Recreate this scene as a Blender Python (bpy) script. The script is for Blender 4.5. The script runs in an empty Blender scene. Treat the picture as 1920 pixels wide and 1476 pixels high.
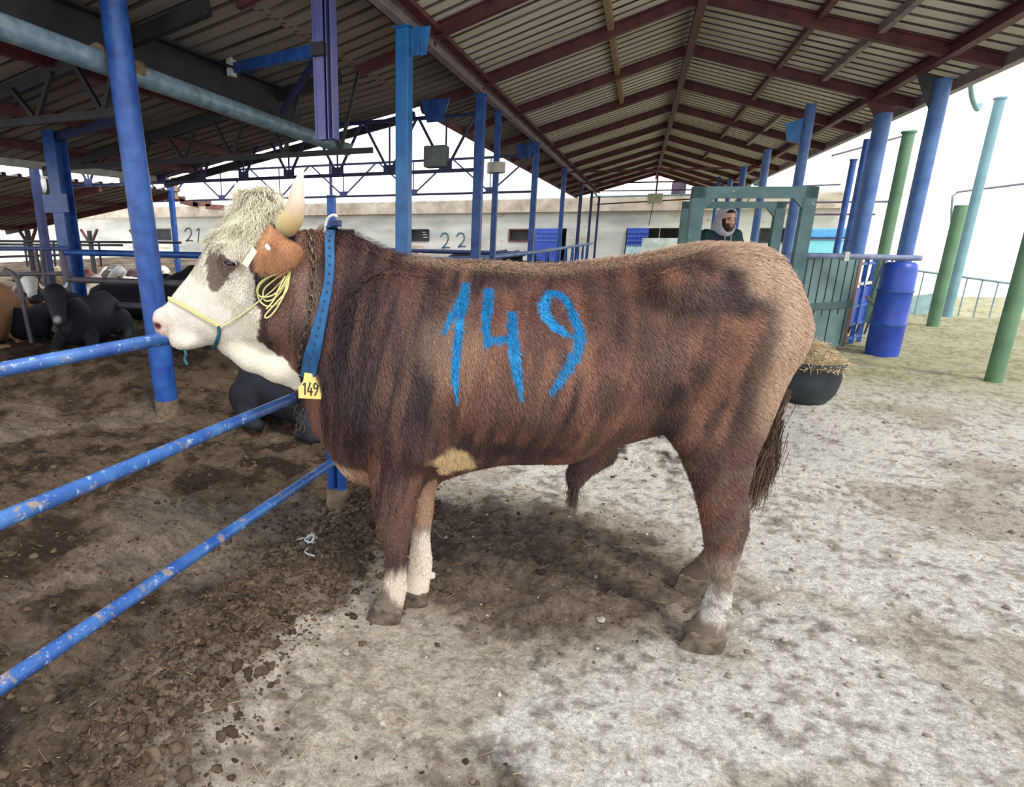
import bpy, bmesh, math, random
import numpy as np
from mathutils import Vector, Matrix
import openvdb

S = bpy.context.scene
COL = S.collection
random.seed(7)
RNG = np.random.default_rng(11)

# ------------------------------------------------------------------ camera
# World frame: +Y runs along the shed, +X to its open right-hand side, Z up, ground at z = 0.
CAM_H = 1.5
PITCH = math.radians(15.16)      # looking down
YAW = math.radians(22.1)         # turned left of the shed axis
FPX, CXP, CYP = 1100.0, 740.0, 738.0
cam = bpy.data.cameras.new('camera')
cam.sensor_fit = 'HORIZONTAL'
cam.sensor_width = 36.0
cam.lens = 36.0 * FPX / 1920.0
cam.shift_x = (960.0 - CXP) / 1920.0
cam.clip_start = 0.05
cam.clip_end = 500
camo = bpy.data.objects.new('camera', cam)
COL.objects.link(camo)
camo.location = (0, 0, CAM_H)
camo.rotation_euler = (math.pi / 2 - PITCH, 0, YAW)
S.camera = camo

# ------------------------------------------------------------------ light
S.view_settings.view_transform = 'Standard'
S.view_settings.look = 'None'
S.view_settings.gamma = 1.0
S.view_settings.use_curve_mapping = False
S.view_settings.exposure = 0.55
world = bpy.data.worlds.new('overcast_sky')
S.world = world
world.use_nodes = True
wn = world.node_tree
wn.nodes.clear()
w_out = wn.nodes.new('ShaderNodeOutputWorld')
w_bg = wn.nodes.new('ShaderNodeBackground')
w_tc = wn.nodes.new('ShaderNodeTexCoord')
w_sep = wn.nodes.new('ShaderNodeSeparateXYZ')
w_ramp = wn.nodes.new('ShaderNodeValToRGB')
w_ramp.color_ramp.elements[0].position = 0.0
w_ramp.color_ramp.elements[0].color = (1.0, 1.0, 1.0, 1)
w_ramp.color_ramp.elements[1].position = 0.75
w_ramp.color_ramp.elements[1].color = (0.66, 0.72, 0.86, 1)
e = w_ramp.color_ramp.elements.new(0.14); e.color = (1.0, 1.0, 1.0, 1)
e = w_ramp.color_ramp.elements.new(0.36); e.color = (0.80, 0.85, 0.95, 1)
wn.links.new(w_tc.outputs['Generated'], w_sep.inputs[0])
wn.links.new(w_sep.outputs['Z'], w_ramp.inputs['Fac'])
wn.links.new(w_ramp.outputs['Color'], w_bg.inputs['Color'])
w_bg.inputs['Strength'].default_value = 1.5
wn.links.new(w_bg.outputs[0], w_out.inputs[0])

sun = bpy.data.lights.new('sun', 'SUN')
sun.energy = 1.7
sun.angle = math.radians(12)
sun.color = (1.0, 0.97, 0.92)
suno = bpy.data.objects.new('sun', sun)
COL.objects.link(suno)
SUN_DIR = Vector((-0.62, 0.42, -0.92))       # veiled sun, high, from behind the camera's right shoulder
suno.rotation_euler = SUN_DIR.to_track_quat('-Z', 'Y').to_euler()
suno.location = (6, -4, 9)

# ------------------------------------------------------------------ measuring on the photograph
def ray(u, v):
    x = (u - CXP) / FPX; z = (CYP - v) / FPX
    f = math.cos(PITCH) + z * math.sin(PITCH); up = z * math.cos(PITCH) - math.sin(PITCH)
    return np.array([x * math.cos(YAW) - f * math.sin(YAW), x * math.sin(YAW) + f * math.cos(YAW), up])
def at_z(u, v, z=0.0):
    d = ray(u, v); return Vector(d * ((z - CAM_H) / d[2]) + [0, 0, CAM_H])
def at_y(u, v, y):
    d = ray(u, v); return Vector(d * (y / d[1]) + [0, 0, CAM_H])
def at_x(u, v, x):
    d = ray(u, v); return Vector(d * (x / d[0]) + [0, 0, CAM_H])
def at_f(u, v, f):
    d = ray(u, v); fw = -d[0] * math.sin(YAW) + d[1] * math.cos(YAW)
    return Vector(d * (f / fw) + [0, 0, CAM_H])

# ------------------------------------------------------------------ noise (numpy)
def _hash(ix, iy, iz, seed):
    h = (ix * 374761393 + iy * 668265263 + iz * 2147483647 + seed * 1274126177) & 0xFFFFFFFF
    h = ((h ^ (h >> 13)) * 1274126177) & 0xFFFFFFFF
    return ((h ^ (h >> 16)) & 0xFFFF) / 65535.0
def vnoise(x, y, z=None, seed=0):
    x = np.asarray(x, float); y = np.asarray(y, float)
    z = np.zeros_like(x) if z is None else np.asarray(z, float)
    ix, iy, iz = np.floor(x).astype(np.int64), np.floor(y).astype(np.int64), np.floor(z).astype(np.int64)
    fx, fy, fz = x - ix, y - iy, z - iz
    fx, fy, fz = [t * t * (3 - 2 * t) for t in (fx, fy, fz)]
    r = 0
    for a in (0, 1):
        for b in (0, 1):
            for c in (0, 1):
                r = r + _hash(ix + a, iy + b, iz + c, seed) * (fx if a else 1 - fx) * (fy if b else 1 - fy) * (fz if c else 1 - fz)
    return r * 2 - 1
def fbm(x, y, z=None, seed=0, oct=4, gain=0.5):
    r = 0; a = 1; f = 1
    for o in range(oct):
        r = r + a * vnoise(np.asarray(x) * f, np.asarray(y) * f, None if z is None else np.asarray(z) * f, seed + o * 17)
        a *= gain; f *= 2.03
    return r
def smooth(a, b, x):
    t = np.clip((np.asarray(x, float) - a) / (b - a), 0, 1); return t * t * (3 - 2 * t)

# ------------------------------------------------------------------ materials
def s2l(c):
    return tuple(((x / 255.0) / 12.92 if x / 255.0 <= 0.04045 else ((x / 255.0 + 0.055) / 1.055) ** 2.4) for x in c)
def newmat(name):
    m = bpy.data.materials.new(name); m.use_nodes = True
    nt = m.node_tree
    return m, nt, nt.nodes['Principled BSDF']
def mat(name, base, dark=None, rust=None, scale=6.0, rough=0.5, metallic=0.0, bump=0.0, bscale=40.0,
        rust_amt=0.0, stretch=(1, 1, 1), spec=0.5, scratch=None, scratch_amt=0.0):
    """base / dark mottled by noise, optional rust blotches and pale scratches, all in object space"""
    m, nt, p = newmat(name)
    N = nt.nodes; Lk = nt.links
    tc = N.new('ShaderNodeTexCoord'); mp = N.new('ShaderNodeMapping'); mp.inputs['Scale'].default_value = stretch
    Lk.new(tc.outputs['Object'], mp.inputs['Vector'])
    n1 = N.new('ShaderNodeTexNoise'); n1.inputs['Scale'].default_value = scale; n1.inputs['Detail'].default_value = 6
    Lk.new(mp.outputs[0], n1.inputs['Vector'])
    r1 = N.new('ShaderNodeValToRGB')
    r1.color_ramp.elements[0].position = 0.32; r1.color_ramp.elements[1].position = 0.66
    r1.color_ramp.elements[0].color = (*(dark or tuple(c * 0.7 for c in base)), 1)
    r1.color_ramp.elements[1].color = (*base, 1)
    Lk.new(n1.outputs['Fac'], r1.inputs['Fac'])
    last = r1.outputs['Color']
    def layer(last, col, sc, lo, hi, det=8):
        n = N.new('ShaderNodeTexNoise'); n.inputs['Scale'].default_value = sc; n.inputs['Detail'].default_value = det
        n.inputs['Roughness'].default_value = 0.65
        Lk.new(mp.outputs[0], n.inputs['Vector'])
        r = N.new('ShaderNodeMapRange'); r.inputs['From Min'].default_value = lo; r.inputs['From Max'].default_value = hi
        Lk.new(n.outputs['Fac'], r.inputs['Value'])
        mx = N.new('ShaderNodeMixRGB'); mx.inputs['Color2'].default_value = (*col, 1)
        Lk.new(r.outputs[0], mx.inputs['Fac']); Lk.new(last, mx.inputs['Color1'])
        return mx.outputs[0]
    if rust: last = layer(last, rust, scale * 1.7, 0.70 - rust_amt, 0.76 - rust_amt)
    if scratch: last = layer(last, scratch, scale * 5, 0.72 - scratch_amt, 0.80 - scratch_amt, 10)
    Lk.new(last, p.inputs['Base Color'])
    p.inputs['Roughness'].default_value = rough; p.inputs['Metallic'].default_value = metallic
    p.inputs['Specular IOR Level'].default_value = spec
    if bump > 0:
        nb = N.new('ShaderNodeTexNoise'); nb.inputs['Scale'].default_value = bscale; nb.inputs['Detail'].default_value = 8
        Lk.new(mp.outputs[0], nb.inputs['Vector'])
        b = N.new('ShaderNodeBump'); b.inputs['Strength'].default_value = bump; b.inputs['Distance'].default_value = 0.01
        Lk.new(nb.outputs['Fac'], b.inputs['Height']); Lk.new(b.outputs[0], p.inputs['Normal'])
    return m
def vmat(name, rough=0.7, spec=0.3, bump=0.0, bscale=60.0, attr='col', mottled=0.0, mscale=30.0, sheen=0.0, fine=0.0):
    m, nt, p = newmat(name); N = nt.nodes; Lk = nt.links
    a = N.new('ShaderNodeAttribute'); a.attribute_name = attr
    last = a.outputs['Color']
    tc = N.new('ShaderNodeTexCoord')
    if mottled > 0:
        n = N.new('ShaderNodeTexNoise'); n.inputs['Scale'].default_value = mscale; n.inputs['Detail'].default_value = 10
        n.inputs['Roughness'].default_value = 0.7
        Lk.new(tc.outputs['Object'], n.inputs['Vector'])
        r = N.new('ShaderNodeMapRange'); r.inputs['From Min'].default_value = 0.3; r.inputs['From Max'].default_value = 0.7
        r.inputs['To Min'].default_value = 1 - mottled; r.inputs['To Max'].default_value = 1 + mottled * 0.8
        Lk.new(n.outputs['Fac'], r.inputs['Value'])
        mu = N.new('ShaderNodeVectorMath'); mu.operation = 'SCALE'
        Lk.new(last, mu.inputs[0]); Lk.new(r.outputs[0], mu.inputs['Scale']); last = mu.outputs[0]
        if fine > 0:
            n = N.new('ShaderNodeTexNoise'); n.inputs['Scale'].default_value = mscale * 3.1; n.inputs['Detail'].default_value = 6
            n.inputs['Roughness'].default_value = 0.75
            Lk.new(tc.outputs['Object'], n.inputs['Vector'])
            r = N.new('ShaderNodeMapRange'); r.inputs['From Min'].default_value = 0.30; r.inputs['From Max'].default_value = 0.52
            r.inputs['To Min'].default_value = 1 - fine; r.inputs['To Max'].default_value = 1.06
            Lk.new(n.outputs['Fac'], r.inputs['Value'])
            mu = N.new('ShaderNodeVectorMath'); mu.operation = 'SCALE'
            Lk.new(last, mu.inputs[0]); Lk.new(r.outputs[0], mu.inputs['Scale']); last = mu.outputs[0]
    Lk.new(last, p.inputs['Base Color'])
    p.inputs['Roughness'].default_value = rough; p.inputs['Specular IOR Level'].default_value = spec
    p.inputs['Sheen Weight'].default_value = sheen
    if bump > 0:
        nb = N.new('ShaderNodeTexNoise'); nb.inputs['Scale'].default_value = bscale; nb.inputs['Detail'].default_value = 12
        nb.inputs['Roughness'].default_value = 0.7
        Lk.new(tc.outputs['Object'], nb.inputs['Vector'])
        b = N.new('ShaderNodeBump'); b.inputs['Strength'].default_value = bump; b.inputs['Distance'].default_value = 0.03
        Lk.new(nb.outputs['Fac'], b.inputs['Height']); Lk.new(b.outputs[0], p.inputs['Normal'])
    return m

BLUE = mat('blue_paint', s2l((44, 92, 164)), s2l((26, 62, 132)), rust=s2l((120, 92, 74)), rust_amt=0.03, scale=9, rough=0.38, bump=0.08, scratch=s2l((140, 165, 200)), scratch_amt=0.06)
BLUE_BRIGHT = mat('bright_blue_paint', s2l((40, 118, 178)), s2l((32, 90, 154)), rust=s2l((90, 110, 140)), rust_amt=0.0, scale=7, rough=0.35)
BLUE_DARK = mat('dark_blue_paint', s2l((40, 54, 104)), s2l((26, 32, 64)), rust=s2l((70, 52, 48)), rust_amt=0.04, scale=8, rough=0.45)
RAIL_BLUE = mat('muddy_blue_rail_paint', s2l((66, 110, 166)), s2l((34, 72, 138)), rust=s2l((140, 124, 108)), rust_amt=0.12, scale=7, rough=0.33, bump=0.2, scratch=s2l((150, 168, 190)), scratch_amt=0.13)
GALV = mat('weathered_galvanised_steel', s2l((138, 162, 176)), s2l((98, 122, 134)), rust=s2l((150, 152, 112)), rust_amt=0.08, scale=10, rough=0.4, metallic=0.1, bump=0.15, scratch=s2l((165, 190, 208)), scratch_amt=0.1)
RUSTY = mat('rusty_steel', s2l((132, 112, 84)), s2l((92, 78, 66)), scale=18, rough=0.8, bump=0.3)
BLUE_HAZED = mat('haze_lightened_blue_paint', s2l((82, 120, 172)), s2l((56, 92, 152)), rust=s2l((130, 140, 160)), rust_amt=0.02, scale=6, rough=0.45)  # blue paint lightened to mimic haze washing out the right-hand columns
REDSTEEL = mat('dark_red_primer_steel', s2l((104, 50, 52)), s2l((70, 32, 34)), rust=s2l((120, 96, 92)), rust_amt=0.0, scale=5, rough=0.55)
BLACKSTEEL = mat('blackened_steel', s2l((44, 42, 48)), s2l((26, 25, 30)), scale=5, rough=0.55)
PALESTEEL = mat('pale_oxide_steel', s2l((150, 134, 132)), s2l((112, 100, 104)), rust=s2l((120, 70, 60)), rust_amt=0.08, scale=5, rough=0.5)
WHITESTEEL = mat('white_metal', s2l((212, 214, 205)), s2l((180, 182, 172)), scale=12, rough=0.5)
TEAL = mat('teal_green_paint', s2l((78, 112, 112)), s2l((58, 90, 92)), rust=s2l((150, 162, 158)), rust_amt=0.06, scale=6, rough=0.45, scratch=s2l((175, 190, 188)), scratch_amt=0.05)
GREENPOLE = mat('green_pole_paint', s2l((104, 140, 104)), s2l((80, 116, 86)), rust=s2l((140, 150, 110)), rust_amt=0.02, scale=3, rough=0.5)
PALEPOLE = mat('pale_blue_pole_paint', s2l((130, 168, 176)), s2l((110, 146, 156)), scale=3, rough=0.5)
PURPLE = mat('blue_lilac_steel', s2l((128, 122, 168)), s2l((76, 88, 146)), rust=s2l((140, 120, 165)), rust_amt=0.1, scale=1.6, rough=0.35)

# ------------------------------------------------------------------ object helpers
def props(o, label=None, cat=None, group=None, kind=None):
    if label: o['label'] = label
    if cat: o['category'] = cat
    if group: o['group'] = group
    if kind: o['kind'] = kind
    return o
def thing(name, label, cat, loc=(0, 0, 0), group=None, rotz=0.0):
    o = bpy.data.objects.new(name, None); COL.objects.link(o)
    o.location = loc; o.rotation_euler = (0, 0, rotz); o.empty_display_size = 0.1
    return props(o, label, cat, group)
def mesh_obj(name, verts, faces, m=None, parent=None, shade=True, colors=None):
    """verts in world space; when a parent is given they are stored relative to it"""
    me = bpy.data.meshes.new(name)
    V = np.asarray(verts, dtype=np.float64).reshape(-1, 3)
    if parent is not None:
        mw = Matrix.Translation(parent.location) @ parent.rotation_euler.to_matrix().to_4x4()
        p = parent
        if p.parent is not None:
            q = p.parent
            mw = (Matrix.Translation(q.location) @ q.rotation_euler.to_matrix().to_4x4()) @ mw
        mi = np.array(mw.inverted())
        V = V @ mi[:3, :3].T + mi[:3, 3]
    if isinstance(faces, np.ndarray):
        k = faces.shape[1]
        me.vertices.add(len(V)); me.vertices.foreach_set('co', V.astype(np.float32).ravel())
        me.loops.add(faces.size); me.loops.foreach_set('vertex_index', faces.astype(np.int32).ravel())
        me.polygons.add(len(faces)); me.polygons.foreach_set('loop_start', np.arange(0, faces.size, k, dtype=np.int32))
        me.update(calc_edges=True)
    else:
        me.from_pydata([tuple(v) for v in V], [], faces); me.update()
    if shade:
        me.polygons.foreach_set('use_smooth', np.ones(len(me.polygons), dtype=bool))
    if colors is not None:
        a = me.color_attributes.new('col', 'FLOAT_COLOR', 'POINT')
        c = np.ones((len(V), 4), dtype=np.float32); c[:, :3] = colors
        a.data.foreach_set('color', c.ravel())
    if m is not None: me.materials.append(m)
    o = bpy.data.objects.new(name, me); COL.objects.link(o)
    if parent is not None: o.parent = parent
    return o
def copy_tree(o, parent=None):
    c = o.copy(); COL.objects.link(c); c.parent = parent
    for ch in list(o.children): copy_tree(ch, c)
    return c

class MB:
    """collects solids into one mesh"""
    def __init__(s): s.v = []; s.f = []
    def add(s, vs, fs):
        n = len(s.v); s.v += [tuple(v) for v in vs]; s.f += [tuple(i + n for i in f) for f in fs]; return s
    def box(s, c, d, R=None):
        """centre, full sizes, optional 3x3"""
        R = R or Matrix.Identity(3)
        vs = [Vector(c) + R @ Vector((x * d[0] / 2, y * d[1] / 2, z * d[2] / 2)) for x in (-1, 1) for y in (-1, 1) for z in (-1, 1)]
        return s.add(vs, [(0, 1, 3, 2), (4, 6, 7, 5), (0, 4, 5, 1), (2, 3, 7, 6), (0, 2, 6, 4), (1, 5, 7, 3)])
    def bar(s, a, b, w, h, up=(0, 0, 1)):
        """rectangular bar from a to b, w across, h along up"""
        a = Vector(a); b = Vector(b); d = (b - a); L = d.length; d.normalize()
        side = d.cross(Vector(up))
        if side.length < 1e-4: side = d.cross(Vector((0, 1, 0)))
        side.normalize(); u2 = side.cross(d).normalized()
        vs = []
        for p in (a, b):
            for x, y in ((-1, -1), (1, -1), (1, 1), (-1, 1)):
                vs.append(p + side * (x * w / 2) + u2 * (y * h / 2))
        return s.add(vs, [(3, 2, 1, 0), (4, 5, 6, 7), (0, 1, 5, 4), (1, 2, 6, 5), (2, 3, 7, 6), (3, 0, 4, 7)])
    def ibeam(s, a, b, w, h, t=0.012, up=(0, 0, 1)):
        a = Vector(a); b = Vector(b); d = (b - a).normalized()
        side = d.cross(Vector(up))
        if side.length < 1e-4: side = d.cross(Vector((0, 1, 0)))
        side.normalize(); u2 = side.cross(d).normalized()
        s.bar(a + u2 * (h / 2 - t / 2), b + u2 * (h / 2 - t / 2), w, t, up)
        s.bar(a - u2 * (h / 2 - t / 2), b - u2 * (h / 2 - t / 2), w, t, up)
        s.bar(a, b, t, h - 2 * t, up)
        return s
    def channel(s, a, b, w, h, t=0.01, up=(0, 0, 1), flip=1):
        a = Vector(a); b = Vector(b); d = (b - a).normalized()
        side = d.cross(Vector(up)).normalized() * flip; u2 = (d.cross(Vector(up)).normalized()).cross(d).normalized()
        s.bar(a + u2 * (h / 2 - t / 2), b + u2 * (h / 2 - t / 2), w, t, up)
        s.bar(a - u2 * (h / 2 - t / 2), b - u2 * (h / 2 - t / 2), w, t, up)
        s.bar(a - side * (w / 2 - t / 2), b - side * (w / 2 - t / 2), t, h, up)
        return s
    def tube(s, pts, r, n=12, cap=True):
        pts = [Vector(p) for p in pts]
        rs = [r] * len(pts) if isinstance(r, (int, float)) else list(r)
        base = len(s.v); prev = None; vs = []; fs = []
        for i, p in enumerate(pts):
            d = (pts[min(i + 1, len(pts) - 1)] - pts[max(i - 1, 0)]).normalized()
            if prev is None:
                a = d.orthogonal().normalized()
            else:
                a = (prev - d * prev.dot(d))
                a = a.normalized() if a.length > 1e-6 else d.orthogonal().normalized()
            prev = a; b = d.cross(a)
            for k in range(n):
                t = 2 * math.pi * k / n
                vs.append(p + (a * math.cos(t) + b * math.sin(t)) * rs[i])
        for i in range(len(pts) - 1):
            for k in range(n):
                k2 = (k + 1) % n
                fs.append((i * n + k, i * n + k2, (i + 1) * n + k2, (i + 1) * n + k))
        if cap:
            fs.append(tuple(range(n - 1, -1, -1))); fs.append(tuple((len(pts) - 1) * n + k for k in range(n)))
        return s.add(vs, fs)
    def prism(s, poly, d):
        """planar polygon (3d points) extruded by vector d"""
        n = len(poly); d = Vector(d); P = [Vector(p) for p in poly]
        vs = P + [p + d for p in P]
        fs = [tuple(range(n - 1, -1, -1)), tuple(range(n, 2 * n))] + [(i, (i + 1) % n, n + (i + 1) % n, n + i) for i in range(n)]
        return s.add(vs, fs)
    def build(s, name, m, parent=None, shade=False, bevel=0.0):
        o = mesh_obj(name, s.v, s.f, m, parent, shade=False)
        me = o.data
        bm = bmesh.new(); bm.from_mesh(me); bmesh.ops.recalc_face_normals(bm, faces=bm.faces)
        if shade:
            for f in bm.faces: f.smooth = len(f.verts) <= 4
            for ed in bm.edges:
                if len(ed.link_faces) == 2 and ed.calc_face_angle(0) > math.radians(50): ed.smooth = False
        bm.to_mesh(me); bm.free()
        if bevel > 0:
            b = o.modifiers.new('edge', 'BEVEL'); b.width = bevel; b.segments = 2; b.limit_method = 'ANGLE'
        return o
def catmull(pts, n=8):
    P = [Vector(p) for p in pts]; P = [P[0] * 2 - P[1]] + P + [P[-1] * 2 - P[-2]]; out = []
    for i in range(1, len(P) - 2):
        for k in range(n):
            t = k / n; a, b, c, d = P[i - 1], P[i], P[i + 1], P[i + 2]
            out.append(0.5 * ((2 * b) + (c - a) * t + (2 * a - 5 * b + 4 * c - d) * t * t + (3 * b - a - 3 * c + d) * t ** 3))
    out.append(P[-2]); return out

# ------------------------------------------------------------------ implicit bodies (smooth unions polygonised once)
class Body:
    """signed-distance grid in a local frame; blend solids, then polygonise into one continuous surface"""
    def __init__(s, lo, hi, h):
        s.lo = np.array(lo, float); s.h = h
        s.n = np.ceil((np.array(hi, float) - s.lo) / h).astype(int) + 1
        s.D = np.full(s.n, 1.0, dtype=np.float32)
    def _sub(s, lo, hi, pad=0.10):
        i0 = np.maximum(np.floor((np.array(lo) - pad - s.lo) / s.h).astype(int), 0)
        i1 = np.minimum(np.ceil((np.array(hi) + pad - s.lo) / s.h).astype(int) + 1, s.n)
        i1 = np.maximum(i1, i0)
        ax = [s.lo[k] + s.h * np.arange(i0[k], i1[k], dtype=np.float32) for k in range(3)]
        G = np.meshgrid(*ax, indexing='ij')
        sl = tuple(slice(i0[k], i1[k]) for k in range(3))
        return sl, [g.astype(np.float32) for g in G]
    def blend(s, sl, d, k, op='add'):
        A = s.D[sl]
        if A.size == 0: return
        if op == 'add':
            h = np.maximum(k - np.abs(A - d), 0) / max(k, 1e-6)
            s.D[sl] = np.minimum(A, d) - h * h * k * 0.25
        else:
            d = -d; h = np.maximum(k - np.abs(A - d), 0) / max(k, 1e-6)
            s.D[sl] = np.maximum(A, d) + h * h * k * 0.25
    def cone(s, a, b, ra, rb, k=0.03, op='add', sq=(1, 1, 1)):
        """round cone; sq squashes distances per axis (value > 1 = thinner along that axis)"""
        a = np.array(a, float); b = np.array(b, float); r = max(ra, rb) * 1.05
        sl, (X, Y, Z) = s._sub(np.minimum(a, b) - r, np.maximum(a, b) + r)
        q = [(X - a[0]) * sq[0], (Y - a[1]) * sq[1], (Z - a[2]) * sq[2]]
        ba = (b - a) * np.array(sq); L2 = float(ba @ ba) + 1e-9
        t = np.clip((q[0] * ba[0] + q[1] * ba[1] + q[2] * ba[2]) / L2, 0, 1)
        dist = np.sqrt((q[0] - ba[0] * t) ** 2 + (q[1] - ba[1] * t) ** 2 + (q[2] - ba[2] * t) ** 2) - (ra + (rb - ra) * t)
        s.blend(sl, dist / max(sq), k, op)
    def chain(s, pts, rs, k=0.03, sq=(1, 1, 1)):
        for i in range(len(pts) - 1): s.cone(pts[i], pts[i + 1], rs[i], rs[i + 1], k, sq=sq)
    def ell(s, c, r, k=0.04, op='add', R=None):
        c = np.array(c, float); r = np.array(r, float); m = r.max() if R is not None else None
        rr = np.array([m] * 3) if R is not None else r
        sl, (X, Y, Z) = s._sub(c - rr, c + rr)
        x, y, z = X - c[0], Y - c[1], Z - c[2]
        if R is not None:
            R = np.array(R)          # rows are the ellipsoid's axes
            x, y, z = [R[i, 0] * x + R[i, 1] * y + R[i, 2] * z for i in range(3)]
        k0 = np.sqrt((x / r[0]) ** 2 + (y / r[1]) ** 2 + (z / r[2]) ** 2)
        k1 = np.sqrt((x / r[0] ** 2) ** 2 + (y / r[1] ** 2) ** 2 + (z / r[2] ** 2) ** 2) + 1e-6
        s.blend(sl, k0 * (k0 - 1) / k1, k, op)
    def loft(s, O, A, B, C, T, k=0.03, p=2.2, box=None):
        """sections along axis A from O; B = height axis, C = width axis.
        T rows: t, b_lo, b_hi, half width, bottom factor, top factor, (c centre)"""
        O, A, B, C = [np.array(q, float) for q in (O, A, B, C)]
        T = np.array(T, float)
        pts = []
        for r in T:
            for bb in (r[1], r[2]):
                for cc in (-r[3], r[3]): pts.append(O + A * r[0] + B * bb + C * (cc + (r[6] if len(r) > 6 else 0)))
        pts = np.array(pts)
        sl, (X, Y, Z) = s._sub(pts.min(0), pts.max(0))
        x, y, z = X - O[0], Y - O[1], Z - O[2]
        t = x * A[0] + y * A[1] + z * A[2]; b = x * B[0] + y * B[1] + z * B[2]; c = x * C[0] + y * C[1] + z * C[2]
        o = np.argsort(T[:, 0]); T = T[o]
        tc = np.clip(t, T[0, 0], T[-1, 0])
        def I(j): return np.interp(tc, T[:, 0], T[:, j]).astype(np.float32)
        lo, hi, w, kb, kt = I(1), I(2), I(3), I(4), I(5)
        cc = I(6) if T.shape[1] > 6 else 0
        hh = np.maximum((hi - lo) / 2, 1e-3); hn = (b - (lo + hi) / 2) / hh
        u = np.clip(hn, -1, 1)
        f = np.where(u < 0, 1 + (kb - 1) * (-u) ** 1.6, 1 + (kt - 1) * u ** 1.6)
        we = np.maximum(w * f, 1e-3)
        q = (np.abs(hn) ** p + np.abs((c - cc) / we) ** p) ** (1 / p)
        d = (q - 1) * np.minimum(hh, we) * np.clip(1.0, 0, 1)
        over = np.abs(t - tc)
        d = np.where(over > 0, np.sqrt(np.maximum(d, 0) ** 2 + over ** 2) + np.minimum(d, 0) * 0, d)
        s.blend(sl, d.astype(np.float32), k)
    def mesh(s, iso=0.0):
        g = openvdb.FloatGrid(1.0); g.copyFromArray(np.ascontiguousarray(s.D))
        r = g.convertToQuads(iso); P = np.array(r[0], float); Q = np.array(r[1])
        P = P * s.h + s.lo
        return P, Q[:, ::-1].astype(np.int32)
def relax(P, Q, it=2, lam=0.5):
    for _ in range(it):
        acc = np.zeros_like(P); cnt = np.zeros(len(P))
        for a in range(4):
            b = (a + 1) % 4
            np.add.at(acc, Q[:, a], P[Q[:, b]]); np.add.at(cnt, Q[:, a], 1)
            np.add.at(acc, Q[:, b], P[Q[:, a]]); np.add.at(cnt, Q[:, b], 1)
        P = P + lam * (acc / np.maximum(cnt, 1)[:, None] - P)
    return P
def vnormals(P, Q):
    n = np.cross(P[Q[:, 2]] - P[Q[:, 0]], P[Q[:, 3]] - P[Q[:, 1]])
    N = np.zeros_like(P)
    for a in range(4): np.add.at(N, Q[:, a], n)
    return N / (np.linalg.norm(N, axis=1, keepdims=True) + 1e-12)
# ================================================================== GROUND
def ground_parts(x, y):
    """height and zone masks"""
    fl = x + 1.43                                    # distance from the fence line
    pen = smooth(.30, -.10, fl)                       # churned pen, left of the rails
    berm = np.exp(-((fl - .16 - .1 * vnoise(y * 1.3, y * 0, None, 3)) / .26) ** 2) * smooth(4.5, 2.6, y)
    under = np.exp(-(((x + .35) / .80) ** 2 + ((y - 2.55) / .62) ** 2) ** 2) * (1 - .0 * x)
    lowp = np.exp(-(((x + .22) / .4) ** 2 + ((y - 1.28) / .14) ** 2)) * .8          # wet trodden patch under the bull
    deep = smooth(3.0, 6.0, y) * smooth(1.4, .0, x)
    fr = smooth(-.4, -1.1, x + .55 * (y - 1.0) + .25 * fbm(x * 2, y * 2, None, 90)) * smooth(3, 2, y)
    mud = np.clip(np.maximum.reduce([pen, berm * 1.1, under * 1.0, deep * .8, fr * .6, lowp]), 0, 1)
    return pen, berm, under, mud
def ground_z(x, y, fine=True):
    pen, berm, under, mud = ground_parts(x, y)
    z = .085 * berm - .05 * pen
    z = z + .035 * fbm(x * 1.1, y * 1.1, None, 50, 3) * (.4 + mud)
    lum = fbm(x * 7, y * 7, None, 51, 4); rid = 1 - np.abs(fbm(x * 12, y * 12, None, 53, 4, .6))
    z = z + mud * (.022 * lum + .020 * (rid - .6)) + (1 - mud) * .0045 * lum
    if fine:
        z = z + mud * (.016 * (1 - np.abs(fbm(x * 24, y * 24, None, 57, 4, .65))) + .007 * fbm(x * 50, y * 50, None, 58, 2) - .03 * smooth(.35, .8, vnoise(x * 5.5, y * 5.5, None, 77))) + (1 - mud) * (.0055 * fbm(x * 34, y * 34, None, 59, 3) - .004 * smooth(.45, .8, vnoise(x * 16, y * 16, None, 60)))
    ff_ = -x * math.sin(YAW) + y * math.cos(YAW)
    z = z + .30 * smooth(5.0, 6.4, ff_ + .3 * vnoise(x * .8, y * .8, None, 91)) * (1 - smooth(8.6, 10.5, ff_)) * smooth(-3.2, -4.4, x)
    drop = smooth(0, 1, (y - 14.6 + .1 * x) / 10.0) * smooth(2.5, 4.5, x)
    z = z - 3.2 * drop
    for (u, v, r) in ((1310, 1200, .13), (1290, 1095, .12), (722, 1150, .12), (775, 1122, .11)):
        p = at_z(u, v); z = z * smooth(r * .55, r * 1.4, np.hypot(x - p.x, y - p.y))
    return z
def grade(a, b, n, c, k):
    """n samples from a to b, densest near c"""
    t = np.linspace(math.asinh((a - c) / k), math.asinh((b - c) / k), n); return c + k * np.sinh(t)
GX = grade(-34, 30, 860, -.2, 1.6); GY = grade(-3.0, 60, 680, 1.7, 1.1)
XX, YY = np.meshgrid(GX, GY, indexing='ij')
xf, yf = XX.ravel(), YY.ravel()
ZZ = ground_z(xf, yf)
pen, berm, under, mud = ground_parts(xf, yf)
g1 = fbm(xf * 1.3, yf * 1.3, None, 61, 4); g2 = fbm(xf * 6, yf * 6, None, 62, 5); g3 = fbm(xf * 25, yf * 25, None, 63, 4)
lime = srgb2 = None
def cc(*c): return np.array(s2l(c))
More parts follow.
